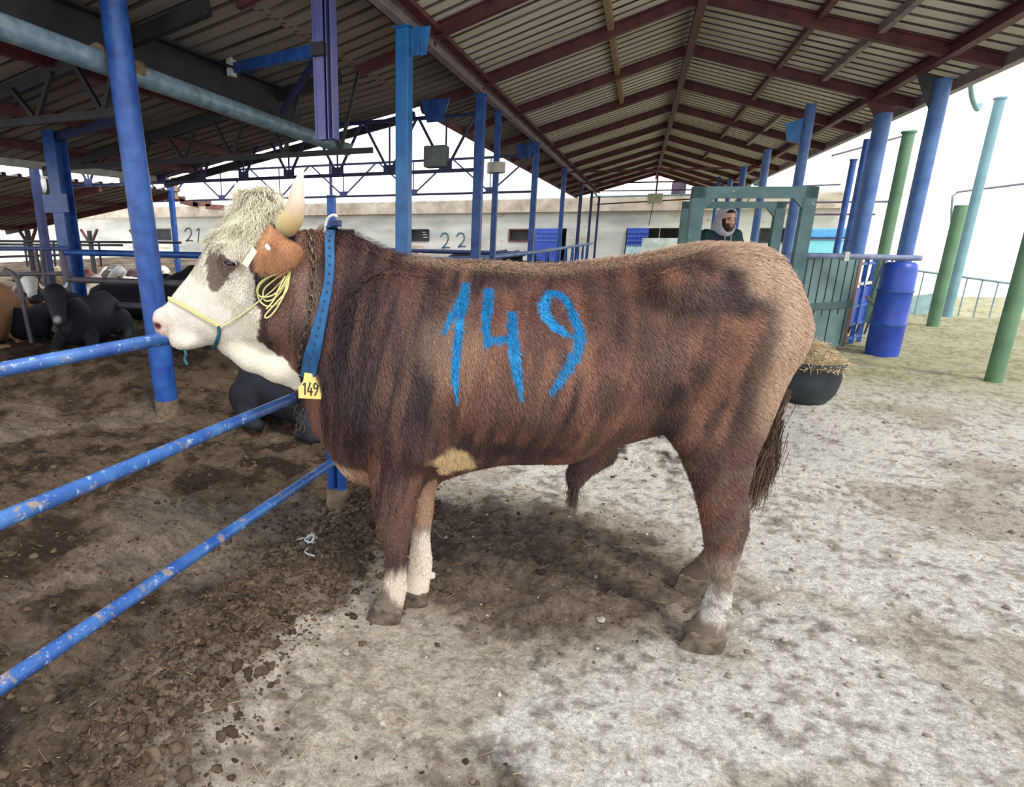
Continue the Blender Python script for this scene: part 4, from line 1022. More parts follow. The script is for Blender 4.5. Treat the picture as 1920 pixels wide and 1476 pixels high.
# ---- head: its own plane, nose turned a little towards the camera
HPHI = math.radians(20)
HD = math.radians(46)
ps, pz = bp(520, 400, 0.0)
HO = np.array([ps, 0.0, pz])
HC = np.array([-math.sin(HPHI), math.cos(HPHI), 0.0])
HA = np.array([math.cos(HD) * math.cos(HPHI), math.cos(HD) * math.sin(HPHI), -math.sin(HD)])
HB = np.array([math.sin(HD) * math.cos(HPHI), math.sin(HD) * math.sin(HPHI), math.cos(HD)])
def hp(u, v, c=0.0):
    d = ray(u, v); dl = np.array([d @ UF, d @ UN, d[2]]); o = np.array([0, -W0, CAM_H])
    q0 = HO + HC * c
    t = ((q0 - o) @ HC) / (dl @ HC); q = o + dl * t - HO
    return q @ HA, q @ HB
DOR = [(560, 402), (530, 384), (500, 374), (472, 376), (448, 392), (404, 436), (382, 472), (358, 510), (332, 542), (312, 568), (299, 588), (292, 606)]
VEN = [(585, 500), (565, 560), (548, 610), (520, 655), (480, 662), (450, 658), (420, 650), (398, 645), (375, 652), (352, 652), (330, 643), (312, 634)]
dc = np.array(sorted(hp(u, v) for u, v in DOR)); vc = np.array(sorted(hp(u, v) for u, v in VEN))
hw = np.array([(-.06, .085), (0, .10), (.06, .118), (.13, .122), (.20, .112), (.27, .094), (.34, .080), (.40, .074), (.45, .072), (.50, .062), (.54, .045)])
tt = np.linspace(max(dc[0, 0], vc[0, 0]), min(dc[-1, 0], vc[-1, 0]), 30)
rows = [(t, np.interp(t, vc[:, 0], vc[:, 1]), np.interp(t, dc[:, 0], dc[:, 1]), np.interp(t, hw[:, 0], hw[:, 1]),
         np.interp(t, [0, .2, .35, .5], [.5, .5, .62, .8]), np.interp(t, [0, .2, .35, .5], [.78, .72, .6, .75])) for t in tt]
bull.loft(HO, HA, HB, HC, rows, k=0.05, p=2.3)
def HP(u, v, c):
    t, b = hp(u, v, c); return HO + HA * t + HB * b + HC * c
bull.ell(HP(497, 388, 0), (.072, .085, .055), k=0.04)                                 # poll crest
for c in (1, -1):
    bull.ell(HP(437, 478, 0) + HC * c * .098, (.045, .030, .032), k=0.035)              # orbit
    bull.ell(HP(490, 590, 0) + HC * c * .070, (.095, .045, .085), k=0.05)               # cheek
    bull.ell(HP(305, 600, 0) + HC * c * .040, (.034, .034, .045), k=0.03)               # muzzle pad
    bull.ell(HP(345, 640, 0) + HC * c * .030, (.05, .03, .025), k=0.03)                 # lower lip
    bull.cone(HP(512, 405, 0) + HC * c * .05, HP(540, 415, 0) + HC * c * .125, .045, .036, k=0.03)   # horn bud
# throat and dewlap
bull.chain([P3(560, 690, .02), P3(520, 690, .03), P3(470, 672, .05), P3(432, 652, .07)], [.05, .045, .040, .03], k=0.05)
bull.chain([P3(610, 800, 0), P3(590, 735, 0), P3(560, 700, 0)], [.05, .04, .04], k=0.05)
# nostrils and mouth cut
for c in (1, -1):
    bull.ell(HP(300, 607, 0) + HC * c * .058, (.014, .017, .010), k=0.012, op='cut')
bull.cone(HP(304, 640, 0) - HC * .09, HP(304, 640, 0) + HC * .09, .004, .004, k=0.012, op='cut')
bull.cone(HP(304, 640, 0) + HC * .066, HP(372, 636, 0) + HC * .082, .004, .003, k=0.010, op='cut')

BP_, BQ = bull.mesh()
BP_ = relax(BP_, BQ, 2)
BN = vnormals(BP_, BQ)
cen = BP_.mean(0)
if ((BP_ - cen) * BN).sum() < 0: BQ = BQ[:, ::-1].copy(); BN = -BN
# keep the largest connected surface only is not needed: solids are all blended
from mathutils.bvhtree import BVHTree
BW = loc2w(BP_)
BVH = BVHTree.FromPolygons([tuple(p) for p in BW], [tuple(q) for q in BQ])
def hit(u, v, off=0.0):
    d = Vector(ray(u, v)).normalized()
    p, n, i, dist = BVH.ray_cast(Vector((0, 0, CAM_H)), d, 20)
    if p is None: return None
    if n.dot(d) > 0: n = -n
    return p + n * off
def hitl(u, v):
    p = hit(u, v)
    return None if p is None else w2loc(np.array(p))

# ------------------------------------------------------------------ coat colours (markings of the hide itself)
def srgb(*c): return np.array(s2l(c))
C_BROWN, C_RED, C_DARK, C_TAN, C_ORANGE = srgb(102, 74, 62), srgb(98, 62, 56), srgb(40, 32, 34), srgb(180, 150, 122), srgb(142, 98, 74)
C_WHITE, C_CREAM, C_FACE = srgb(216, 206, 190), srgb(222, 212, 180), srgb(206, 200, 174)
C_MUD = srgb(104, 90, 76)
def blob(L, u, v, ru, rv, w=.25, soft=.5):
    s, z = bp(u, v, w); k = 1.86 / 1100
    d = np.sqrt(((L[:, 0] - s) / (ru * k)) ** 2 + ((L[:, 2] - z) / (rv * k)) ** 2)
    d = d + 0.35 * vnoise(L[:, 0] * 22, L[:, 2] * 14, L[:, 1] * 14, 5)
    return 1 - smooth(1 - soft, 1 + soft, d)
def inpoly(x, y, poly):
    r = np.zeros(len(x), bool); n = len(poly)
    for i in range(n):
        x1, y1 = poly[i]; x2, y2 = poly[(i + 1) % n]
        if y1 == y2: continue
        c = ((y1 > y) != (y2 > y)) & (x < (x2 - x1) * (y - y1) / (y2 - y1) + x1); r ^= c
    return r
def polyline_dist(L, pts, rad):
    """min over segments of distance / local radius"""
    best = np.full(len(L), 1e9)
    for (a, ra), (b, rb) in zip(zip(pts[:-1], rad[:-1]), zip(pts[1:], rad[1:])):
        ba = b - a; t = np.clip(((L - a) @ ba) / (ba @ ba + 1e-9), 0, 1)
        d = np.linalg.norm(L - a - t[:, None] * ba, axis=1) / (ra + (rb - ra) * t)
        best = np.minimum(best, d)
    return best
STROKES = [
    ([(870, 534), (861, 565), (845, 592), (831, 622)], [7, 10, 8, 3.5]),
    ([(872, 532), (868, 570), (860, 620), (855, 670), (853, 710), (857, 752)], [8, 9, 9, 9, 8, 1.5]),
    ([(914, 546), (913, 580), (911, 615), (913, 645)], [11, 10, 8, 6]),
    ([(912, 637), (930, 636), (955, 633)], [8, 8, 8]),
    ([(958, 588), (960, 625), (963, 665), (969, 705), (977, 752)], [9, 11, 11, 9, 1.5]),
    ([(1066, 628), (1045, 616), (1024, 596), (1018, 572), (1028, 552), (1045, 551), (1062, 570), (1076, 598), (1084, 625), (1082, 650), (1068, 680), (1050, 708), (1030, 734)], [5, 9, 10, 10, 9, 9, 9, 9, 11, 10, 10, 9, 4]),
]
STR3 = []
for px, rr in STROKES:
    px = [tuple(p)[:2] for p in catmull([(a, b, 0) for a, b in px], 3)]
    rr = np.interp(np.linspace(0, len(rr) - 1, len(px)), range(len(rr)), rr)
    STR3.append((np.array([hitl(*p) for p in px]), np.array(rr) * 2.0 / 1100))
FACE_EDGE = [(452, 330), (520, 330), (560, 385), (545, 430), (505, 415), (470, 470), (478, 520), (482, 560), (492, 590), (486, 620), (484, 652),
             (505, 668), (528, 678), (548, 700), (556, 712), (556, 740), (250, 740), (250, 330)]
fe = [bp(u, v, .12) for u, v in FACE_EDGE]
EYEP = [(418, 452), (402, 455), (390, 470), (388, 500), (388, 525), (395, 545), (412, 548), (420, 535), (428, 520), (436, 512), (444, 500), (436, 488), (424, 480), (416, 468)]
ep = [(w2loc(np.array(hit(u, v)))[0], w2loc(np.array(hit(u, v)))[2]) if hit(u, v) else bp(u, v, .16) for u, v in EYEP]
DARKS = [(640, 610, 22, 150, .8), (690, 560, 20, 80, .5), (660, 740, 40, 70, .7), (745, 640, 10, 70, .6), (790, 720, 16, 80, .6), (800, 620, 10, 40, .4),
         (950, 520, 60, 22, .75), (1050, 520, 40, 22, .4), (1115, 560, 18, 60, .55), (1165, 560, 18, 60, .6), (1220, 535, 26, 50, .5), (1180, 620, 40, 30, .3),
         (1330, 500, 14, 16, .75), (1372, 518, 16, 18, .95), (1320, 558, 90, 26, .75), (1410, 560, 40, 36, .75), (1290, 590, 40, 24, .5), (1300, 690, 26, 36, .75),
         (1262, 735, 24, 40, .9), (1255, 800, 30, 40, .8), (1340, 640, 40, 30, .3), (1420, 640, 30, 30, .3), (1385, 770, 22, 60, .6), (1125, 730, 22, 40, .6),
         (1210, 700, 30, 50, .4), (900, 850, 60, 26, .6), (1000, 850, 90, 22, .7), (850, 780, 12, 60, .5), (1000, 800, 60, 40, .35), (700, 780, 30, 60, .5), (640, 850, 16, 60, .7),
         (770, 870, 20, 40, .6), (1300, 880, 60, 60, .35), (600, 690, 30, 60, .6)]
TANS = [(1455, 520, 50, 50, .9), (1480, 590, 30, 70, .8), (1425, 480, 70, 24, .85), (1330, 464, 80, 15, .8), (1240, 478, 70, 12, .6), (1120, 492, 60, 8, .5), (820, 492, 70, 12, .6),
        (960, 500, 60, 8, .4), (1470, 650, 26, 70, .4), (1440, 740, 26, 60, .3), (850, 640, 60, 70, .35), (560, 560, 30, 60, .3)]
ORAN = [(920, 620, 50, 70, .55), (1080, 650, 24, 60, .8), (1110, 590, 22, 60, .4), (1250, 560, 40, 40, .6), (1290, 510, 40, 40, .45), (870, 720, 60, 60, .4), (1100, 700, 60, 50, .35),
        (1350, 600, 60, 30, .25), (1200, 770, 60, 30, .35), (560, 470, 30, 60, .6), (740, 950, 34, 50, .6), (1345, 950, 34, 40, .4), (860, 660, 50, 90, .35)]
def coat(L):
    """hide colour at local points (s, w, z)"""
    s, w, z = L[:, 0], L[:, 1], L[:, 2]
    n1 = fbm(s * 26 + z * 5, z * 3.2, w * 5, 1, 4); n2 = fbm(s * 60 + z * 9, z * 5, w * 9, 2, 3); n3 = fbm(s * 5, z * 5, w * 5, 3, 4); n4 = fbm(s * 9, z * 5, w * 9, 9, 4)
    c = C_BROWN + (C_RED - C_BROWN) * smooth(-.3, .5, n4)[:, None] * .7
    def mix(c, col, f): return c + (col - c) * np.clip(f, 0, 1)[:, None]
    c = mix(c, C_ORANGE, smooth(.15, .8, n1 + .6 * n3) * .7)
    for b in ORAN: c = mix(c, C_ORANGE, blob(L, *b[:4]) * b[4] * (.7 + .4 * n1))
    c = mix(c, C_DARK, smooth(.05, .7, -n1 * .9 + .5 * n3 + .3 * n2) * np.where(s < -.45, .45, .8))
    c = mix(c, C_TAN, smooth(-.86, -1.0, s) * smooth(.75, 1.0, z) * .75)
    zs = smooth(.5, .25, np.abs(s - .45)) * smooth(.6, .8, z)
    c = mix(c, C_DARK, zs * smooth(.0, .5, fbm(s * 34 + z * 7, z * 1.6, None, 97, 3)) * .75)
    c = mix(c, srgb(86, 58, 56), smooth(1.0, .72, z) * .35)
    for b in DARKS: c = mix(c, C_DARK, blob(L, *b[:4]) * b[4] * (.8 + .35 * n1))
    for b in TANS: c = mix(c, C_TAN, blob(L, *b[:4]) * b[4] * (.85 + .2 * n2))
    zt = np.interp(s, tc[:, 0], tc[:, 1])
    c = mix(c, C_TAN, smooth(-.045, -.005, z - zt) * smooth(.25, .0, s) * .75)             # bleached hair along the back
    # white axilla patch, chest, legs
    ax, az = bp(846, 870, .2)
    d = np.sqrt(((s - ax) / .088) ** 2 + ((z - az) / .075) ** 2) + .25 * fbm(s * 25, z * 25, None, 4)
    c = mix(c, srgb(216, 186, 140), (1 - smooth(.7, 1.05, d)) * (w > 0))
    bx, bz = bp(640, 880, 0)
    d = np.sqrt(((s - bx) / .07) ** 2 + ((z - bz) / .05) ** 2)
    c = mix(c, srgb(206, 176, 140), 1 - smooth(.6, 1.1, d + .2 * n2))
    fore = s > 0.1
    near = w > .085
    zl = z + .02 * n2
    # near fore: brown to knee, white cannon at front and inside; far fore white from forearm down
    f1 = fore & near; c = mix(c, srgb(226, 206, 186), f1 * (1 - smooth(.20, .27, zl + .25 * (s - bp(745, 1040, .15)[0]))) * .95)
    f2 = fore & (w < .085) & (z < .62) & (w > -.2); c = mix(c, srgb(232, 216, 196), f2 * (1 - smooth(.33, .40, zl)) * .95)
    c = mix(c, srgb(205, 165, 130), (fore & (w < .085) & (w > -.2) & (z < .62)) * smooth(.36, .40, zl) * .6)
    c = mix(c, C_MUD * .9, f1 * (1 - smooth(.06, .15, zl + .05 * n3 + 1.5 * (bp(740, 1100, .15)[0] - s))) * .85)
    hind = s < -.35
    c = mix(c, srgb(166, 148, 128), (hind & (z < .8)) * (1 - smooth(.34, .44, zl)) * (.7 + .3 * n3))
    c = mix(c, srgb(214, 210, 200), (hind & near) * (1 - smooth(.23, .30, zl)) * smooth(.10, .16, zl) * .8)
    c = mix(c, C_MUD, (hind & (z < .17)) * .7 * (1 - smooth(.12, .17, zl + .04 * n3)))
    c = mix(c, C_MUD, (hind & (z < .75)) * smooth(.1, .6, fbm(s * 30, z * 30, w * 30, 8)) * .6)
    c = mix(c, srgb(70, 52, 46), (hind & ~near & (z < .7)) * .5)
    # face
    m = inpoly(s + .008 * fbm(s * 30, z * 30, w * 30, 6), z + .008 * fbm(s * 30, z * 30, w * 30, 7), fe) & (s > .52)
    face = m.astype(float)
    t = (L - HO) @ HA; b_ = (L - HO) @ HB
    fcol = C_FACE + (C_WHITE - C_FACE) * smooth(.12, .30, t + .15 * (.1 - b_))[:, None]
    fcol = fcol * (1 + .10 * fbm(s * 50, z * 50, w * 50, 12)[:, None])
    c = c * (1 - face[:, None]) + fcol * face[:, None]
    thr = (m & (z < bp(480, 640, .1)[1]) & (s < bp(430, 640, .1)[0]))
    c = mix(c, srgb(238, 228, 204), thr * .9)
    e_ = inpoly(s + .006 * fbm(s * 60, z * 60, w * 60, 16), z + .006 * fbm(s * 60, z * 60, w * 60, 17), ep) & (w > 0)
    c = mix(c, srgb(92, 68, 56), e_ * .9)
    g = (L - (HP(302, 612, 0)))                                                         # pink nose
    nz = 1 - smooth(.035, .075, np.linalg.norm((L - (HP(292, 606, 0) + HC * .03)) * [1, 1, 1], axis=1))
    c = mix(c, srgb(222, 182, 172), nz * .8)
    for sg in (1, -1):
        no = np.linalg.norm((L - (HP(300, 607, 0) + HC * sg * .056)), axis=1)
        c = mix(c, srgb(128, 62, 66), 1 - smooth(.010, .022, no))
    # the sprayed number
    q = np.full(len(L), 9.0)
    for pts, rad in STR3: q = np.minimum(q, polyline_dist(L, pts, rad))
    q = q + .16 * fbm(s * 240 + 0 * z, z * 60, None, 21, 3)
    num = (1 - smooth(.82, 1.05, q)) * (w > .1)
    bl = srgb(20, 118, 168)[None, :] * (1 + .35 * fbm(s * 180, z * 50, None, 22, 3))[:, None] + srgb(60, 140, 175)[None, :] * smooth(.1, .7, fbm(s * 14, z * 9, None, 23))[:, None] * .5
    c = c * (1 - num[:, None]) + bl * num[:, None]
    return np.clip(c, 0.004, .95)

SKIN = vmat('bull_hide', rough=0.75, spec=0.2)
FUR = vmat('bull_hair', rough=0.55, spec=0.35)
hs, hz = -0.55, 0
BULLT = thing('bull', 'large brown bull with white face and blue painted number 149, standing side-on at the rail', 'bull', tuple(loc2w(np.array([[-0.3, 0, 0]]))[0]))
bcol = coat(BP_)
bull_body = mesh_obj('body', BW, BQ, SKIN, BULLT, colors=bcol * 0.8)

# ---- hair: short ribbons laid along the coat, one mesh
NF = 300000
tri = np.concatenate([BQ[:, [0, 1, 2]], BQ[:, [0, 2, 3]]])
A = np.linalg.norm(np.cross(BP_[tri[:, 1]] - BP_[tri[:, 0]], BP_[tri[:, 2]] - BP_[tri[:, 0]]), axis=1)
tcn = BP_[tri].mean(1); wt = A * np.where(tcn[:, 1] > 0.0, 1.6, .6) * np.where((tcn[:, 2] < .02), 0, 1)
ti = RNG.choice(len(tri), NF, p=wt / wt.sum())
r1, r2 = np.sqrt(RNG.random(NF)), RNG.random(NF)
ba = np.stack([1 - r1, r1 * (1 - r2), r1 * r2], 1)
FP = (BP_[tri[ti]] * ba[:, :, None]).sum(1); FN = (BN[tri[ti]] * ba[:, :, None]).sum(1); FN /= np.linalg.norm(FN, axis=1, keepdims=True) + 1e-9
s, w, z = FP.T
ht = (FP - HO) @ HA; hb = (FP - HO) @ HB
onhead = (s > .56) & (ht > -.05)
g = np.stack([-.35 + .25 * fbm(s * 5, z * 5, w * 5, 31), 0.15 * fbm(s * 8, z * 8, w * 8, 32), -np.ones(NF)], 1)
rump = smooth(-.5, -.9, s)[:, None]
g = g + rump * np.array([-.6, 0, .3])
gh = np.tile(HA * .8 + np.array([-.25, 0, -.5]), (NF, 1))
gh[:, 0] += .6 * fbm(s * 11, z * 11, w * 11, 33); gh[:, 2] += .6 * fbm(s * 11, z * 11, w * 11, 34)
g = np.where(onhead[:, None], gh, g)
g = g + RNG.normal(0, .16, (NF, 3))
g = g
T_ = g - (g * FN).sum(1, keepdims=True) * FN; T_ /= np.linalg.norm(T_, axis=1, keepdims=True) + 1e-9
ln = .017 * (.7 + .6 * RNG.random(NF))
ln = ln * np.where(onhead, .75, 1) * np.where(ht * onhead > .33, .35, 1) * np.where(onhead & (ht < .2), 1.25, 1)
neck = (s > .30) & ~onhead; ln = ln * np.where(neck, 1.5, 1)
ln = ln * np.where(z < .5, .7, 1) * np.where(z < .14, .5, 1)
eyed = np.linalg.norm(FP - w2loc(np.array(hit(431, 494) or (0, 0, 0))), axis=1) < .022
ln = ln * np.where(eyed, .1, 1) * np.where(np.linalg.norm(FP - w2loc(np.array(hit(431, 494))), axis=1) < .05, .5, 1)
zt = np.interp(s, tc[:, 0], tc[:, 1]); ln = ln * np.where((z > zt - .03) & ~onhead, 1.25, 1)
lift = .22 + .22 * RNG.random(NF); lift = np.where((z > zt - .03) & ~onhead, lift + .25, lift)
wid = .0016 * np.where(onhead & (ht > .33), .6, 1)
side = np.cross(FN, T_); side /= np.linalg.norm(side, axis=1, keepdims=True) + 1e-9
side = side + FN * RNG.normal(0, .35, (NF, 1))
b0 = FP - FN * .002
m1 = FP + T_ * (ln * .5)[:, None] + FN * (ln * lift * .75)[:, None]
t1 = FP + T_ * ln[:, None] + FN * (ln * lift * .9)[:, None]
hwid = (wid * .5 * np.ones(NF))[:, None]
V = np.stack([b0 - side * hwid, b0 + side * hwid, m1 + side * hwid * .85, m1 - side * hwid * .85, t1], 1).reshape(-1, 3)
i0 = np.arange(NF) * 5
Fq = np.concatenate([np.stack([i0, i0 + 1, i0 + 2], 1), np.stack([i0, i0 + 2, i0 + 3], 1), np.stack([i0 + 3, i0 + 2, i0 + 4], 1)])
fc = coat(FP) * (1 + RNG.normal(0, .18, (NF, 1)))
fc = np.clip(fc * np.where(onhead, 1.12, 1.0)[:, None], .003, .95)
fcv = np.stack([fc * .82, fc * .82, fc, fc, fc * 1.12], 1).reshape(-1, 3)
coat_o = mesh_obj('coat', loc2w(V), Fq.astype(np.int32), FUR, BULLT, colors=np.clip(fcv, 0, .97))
del V, Fq, fcv

# ---- curls on forehead and poll
def strands(name, roots, norms, dirs, lens, widths, cols, m, parent, nseg=6, curl=.006, freq=9.0, lift=.5, grav=.4):
    n = len(roots); ph = RNG.random(n) * 6.28; fr = freq * (.7 + .6 * RNG.random(n)); amp = curl * (.5 + RNG.random(n))
    sd = np.cross(norms, dirs); sd /= np.linalg.norm(sd, axis=1, keepdims=True) + 1e-9
    rows = []; cc = []
    for k in range(nseg + 1):
        t = k / nseg
        p = roots + dirs * (lens * t)[:, None] + norms * (lens * lift * t * (1 - .6 * t))[:, None] + np.array([0, 0, -1]) * (lens * grav * t * t)[:, None]
        p = p + sd * (amp * np.sin(ph + fr * t) * t)[:, None] + norms * (amp * np.cos(ph + fr * t) * t * .8)[:, None]
        wv = (widths * .5 * (1 - .75 * t))[:, None]
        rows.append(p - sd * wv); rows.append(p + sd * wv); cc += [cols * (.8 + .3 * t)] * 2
    V = np.stack(rows, 1).reshape(-1, 3); K = 2 * (nseg + 1); i0 = np.arange(n) * K
    F = np.concatenate([np.stack([i0 + 2 * k, i0 + 2 * k + 1, i0 + 2 * k + 3, i0 + 2 * k + 2], 1) for k in range(nseg)])
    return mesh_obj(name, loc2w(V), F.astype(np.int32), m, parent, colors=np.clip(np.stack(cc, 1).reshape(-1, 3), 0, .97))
sel = np.where(onhead & (ht < .24) & (np.linalg.norm(FP - w2loc(np.array(hit(431, 494))), axis=1) > .065) & (hb > .02) & (np.abs((FP - HO) @ HC) < .15) & (FP[:, 0] > .58))[0]
sel = RNG.choice(sel, min(5200, len(sel)), replace=False)
hcol = np.clip((C_FACE * .95 + (C_CREAM - C_FACE) * RNG.random((len(sel), 1))) * (1 + RNG.normal(0, .12, (len(sel), 1))), 0, 1)
topf = np.clip(1 - ht[sel] / .24, .2, 1)
fd = T_[sel] + .8 * np.stack([fbm(s[sel] * 14, z[sel] * 14, w[sel] * 14, 41), fbm(s[sel] * 14, z[sel] * 14, w[sel] * 14, 42), fbm(s[sel] * 14, z[sel] * 14, w[sel] * 14, 43)], 1)
fd /= np.linalg.norm(fd, axis=1, keepdims=True)
strands('forelock', FP[sel], FN[sel], fd, (.035 + .035 * RNG.random(len(sel))) * (.5 + .6 * topf), np.full(len(sel), .0026), hcol, FUR, BULLT, curl=.009, freq=8, lift=.42, grav=.35)

sel2 = np.where(onhead & (ht > .04) & (ht < .36) & (np.linalg.norm(FP - w2loc(np.array(hit(431, 494))), axis=1) > .05) & (coat(FP)[:, 2] > .3))[0]
sel2 = RNG.choice(sel2, min(6500, len(sel2)), replace=False)
hc2 = np.clip((srgb(214, 206, 182) + (srgb(172, 164, 140) - srgb(214, 206, 182)) * RNG.random((len(sel2), 1)) ** 1.5) * (1 + RNG.normal(0, .10, (len(sel2), 1))), 0, 1)
strands('face_hair', FP[sel2], FN[sel2], T_[sel2], .022 + .018 * RNG.random(len(sel2)), np.full(len(sel2), .0018), hc2, FUR, BULLT, nseg=4, curl=.002, freq=5, lift=.16, grav=.12)
# ---- horns
HORN = vmat('horn', rough=0.45, spec=0.4, mottled=0.08, mscale=40)
def tapered(name, pts, rs, cols, m, parent, n=20, sub=8, flat=1.0):
    P = catmull(pts, sub); R = np.interp(np.linspace(0, len(rs) - 1, len(P)), range(len(rs)), rs)
    mb = MB(); mb.tube(P, list(R), n)
    cv = np.array([np.interp(i // n if i < len(P) * n else 0, np.linspace(0, len(P) - 1, len(cols)), [c[j] for c in cols]) for i in range(len(P) * n) for j in range(3)]).reshape(-1, 3)
    return mesh_obj(name, mb.v, mb.f, m, parent, colors=cv)
hcols = [srgb(206, 190, 150), srgb(214, 190, 128), srgb(216, 186, 160), srgb(222, 196, 174), srgb(226, 208, 184), srgb(206, 188, 160)]
def W3(u, v, w): return Vector(loc2w(np.array([P3(u, v, w)]))[0])
nearh = [(536, 424, .10), (549, 408, .15), (555, 384, .175), (557, 358, .185), (562, 337, .19), (569, 318, .185)]
tapered('horn', [W3(*p) for p in nearh], [.042, .038, .031, .023, .0145, .003], hcols, HORN, BULLT)
farh = [(478, 405, -.10), (456, 396, -.17), (447, 374, -.21), (444, 356, -.22), (442, 342, -.22)]
tapered('horn', [W3(*p) for p in farh], [.036, .030, .023, .014, .003], hcols[:5], HORN, BULLT)

# ---- ears (near one hangs back and out)
EAR = vmat('ear_hide', rough=0.7, spec=0.2, mottled=0.15, mscale=60)
def ear(name, base, tip, up, L, Wd, cols, parent, dish=.03):
    base, tip, up = Vector(base), Vector(tip), Vector(up).normalized()
    ax = (tip - base); LL = ax.length; ax.normalize(); sd = (up - ax * up.dot(ax)).normalized(); nn = ax.cross(sd)
    vs = []; cv = []; nu, nv = 16, 12
    for side in (0, 1):
        for i in range(nu + 1):
            t = i / nu; wv = Wd * (math.sin(math.pi * min(1, (t * .86 + .14))) ** .75) * (1.0 if t < .6 else 1 - .35 * (t - .6) / .4)
            for j in range(nv + 1):
                q = j / nv * 2 - 1
                p = base + ax * (t * LL) + sd * (q * wv) + nn * (dish * (q * q - .4) * (.4 + .6 * (1 - t)) + (.010 if side else 0) * (1 - q * q) * (1 - t * .7))
                p += sd * (.018 * math.sin(t * 3)) 
                vs.append(p)
                edge = abs(q) ** 3
                c = cols[0] * (1 - edge) + cols[1] * edge
                cv.append(c * (1 + .12 * math.sin(37 * q + 11 * t)))
    fs = []; K = (nu + 1) * (nv + 1)
    for side in (0, 1):
        for i in range(nu):
            for j in range(nv):
                a = side * K + i * (nv + 1) + j; f = (a, a + 1, a + nv + 2, a + nv + 1); fs.append(f if side else f[::-1])
    bo = [i * (nv + 1) for i in range(nu + 1)] + [nu * (nv + 1) + j for j in range(1, nv + 1)] + [i * (nv + 1) + nv for i in range(nu - 1, -1, -1)]
    for a, b in zip(bo[:-1], bo[1:]): fs.append((a, b, b + K, a + K))
    o = mesh_obj(name, vs, fs, EAR, parent, colors=np.array(cv)); return o
def ear_patch(name, outline, wfun, parent, cols, dome=.030, th=.010, rings=9):
    """ear blade: closed outline on the side plane, domed outward, thin edge, two skins"""
    O = catmull([(u, v, 0) for u, v in outline + outline[:1]], 6)[:-1]; cu = sum(p.x for p in O) / len(O); cv_ = sum(p.y for p in O) / len(O); n = len(O)
    front = []; back = []; cl = []
    for r in range(rings + 1):
        t = r / rings
        for p in O:
            u, v = cu + (p.x - cu) * t, cv_ + (p.y - cv_) * t; s_, z_ = bp(u, v, wfun(u)); dm = dome * (1 - t * t) + .006 * math.sin(u * .12 + v * .05)
            front.append((s_, wfun(u) + dm, z_)); back.append((s_, wfun(u) + dm - th * (1 - .7 * t ** 3), z_))
            k_ = max(0, min(1, (u - 478) / 60)); e_ = t ** 4; c = cols[1] * (1 - k_) + cols[0] * k_; cl.append(c * (1 - .25 * e_))
    fs = []; K = (rings + 1) * n
    for r in range(rings):
        for k in range(n):
            k2 = (k + 1) % n; a = (r * n + k, r * n + k2, (r + 1) * n + k2, (r + 1) * n + k); fs.append(a); fs.append(tuple(K + i for i in a[::-1]))
    for k in range(n): k2 = (k + 1) % n; a = rings * n; fs.append((a + k, a + k2, K + a + k2, K + a + k))
    return mesh_obj(name, loc2w(np.array(front + back)), fs, EAR, parent, colors=np.array(cl + cl)), np.array(front), np.array(cl)
EARW = lambda u: .225 - .0013 * (u - 480)
EOUT = [(507, 420), (520, 433), (536, 446), (556, 456), (568, 470), (562, 490), (548, 504), (528, 512), (505, 514), (489, 509), (480, 494), (478, 474), (486, 452), (497, 432)]
EAR_O, ef, ec = ear_patch('ear', EOUT, EARW, BULLT, (srgb(168, 118, 82), srgb(190, 140, 98)))
et = W3(478, 478, EARW(478)); eb = W3(560, 475, .13)
nk = 2600; ii_ = RNG.integers(0, len(ef), nk); rt = ef[ii_] + RNG.normal(0, .004, (nk, 3)) * [1, .3, 1]
dr = np.array([.55, .0, -.75]) + RNG.normal(0, .22, (nk, 3)); dr[:, 1] *= .3; dr /= np.linalg.norm(dr, axis=1, keepdims=True); nm = np.tile([0., 1., 0.], (nk, 1))
strands('ear_hair', rt, nm, dr, .010 + .012 * RNG.random(nk), np.full(nk, .0014), np.clip(ec[ii_] * (1 + RNG.normal(0, .16, (nk, 1))), 0, 1), FUR, BULLT, nseg=3, curl=.0015, lift=.22, grav=.1)
_, ef, ec = ear_patch('ear', [(455, 425), (448, 415), (438, 414), (430, 422), (432, 432), (444, 436)], lambda u: -.19, BULLT, (srgb(168, 118, 82), srgb(190, 140, 98)), dome=.015)

# ---- eye
EYE = newmat('eye_glass'); EYE[2].inputs['Base Color'].default_value = (*s2l((22, 18, 28)), 1); EYE[2].inputs['Roughness'].default_value = .06; EYE = EYE[0]
LID = newmat('eyelid'); LID[2].inputs['Base Color'].default_value = (*s2l((88, 60, 54)), 1); LID[2].inputs['Roughness'].default_value = .45; LID = LID[0]
def uv_ball(c, r, n=16, R=None):
    vs = []; fs = []; R = R or Matrix.Identity(3)
    for i in range(n + 1):
        th = math.pi * i / n
        for j in range(2 * n):
            ph = math.pi * j / n
            vs.append(Vector(c) + R @ Vector((r[0] * math.sin(th) * math.cos(ph), r[1] * math.sin(th) * math.sin(ph), r[2] * math.cos(th))))
    for i in range(n):
        for j in range(2 * n):
            a = i * 2 * n + j; b = i * 2 * n + (j + 1) % (2 * n); fs.append((a, b, b + 2 * n, a + 2 * n))
    return vs, fs
el_ = w2loc(np.array(hit(433, 494))) - HO; ft_, fb_, fc_ = el_ @ HA, el_ @ HB, el_ @ HC
q = HO + HA * ft_ + HB * fb_ - HC * (fc_ - .012); v_, f_ = uv_ball(Vector(loc2w(q[None])[0]), (.019, .019, .017)); mesh_obj('eye', v_, f_, EYE, BULLT)
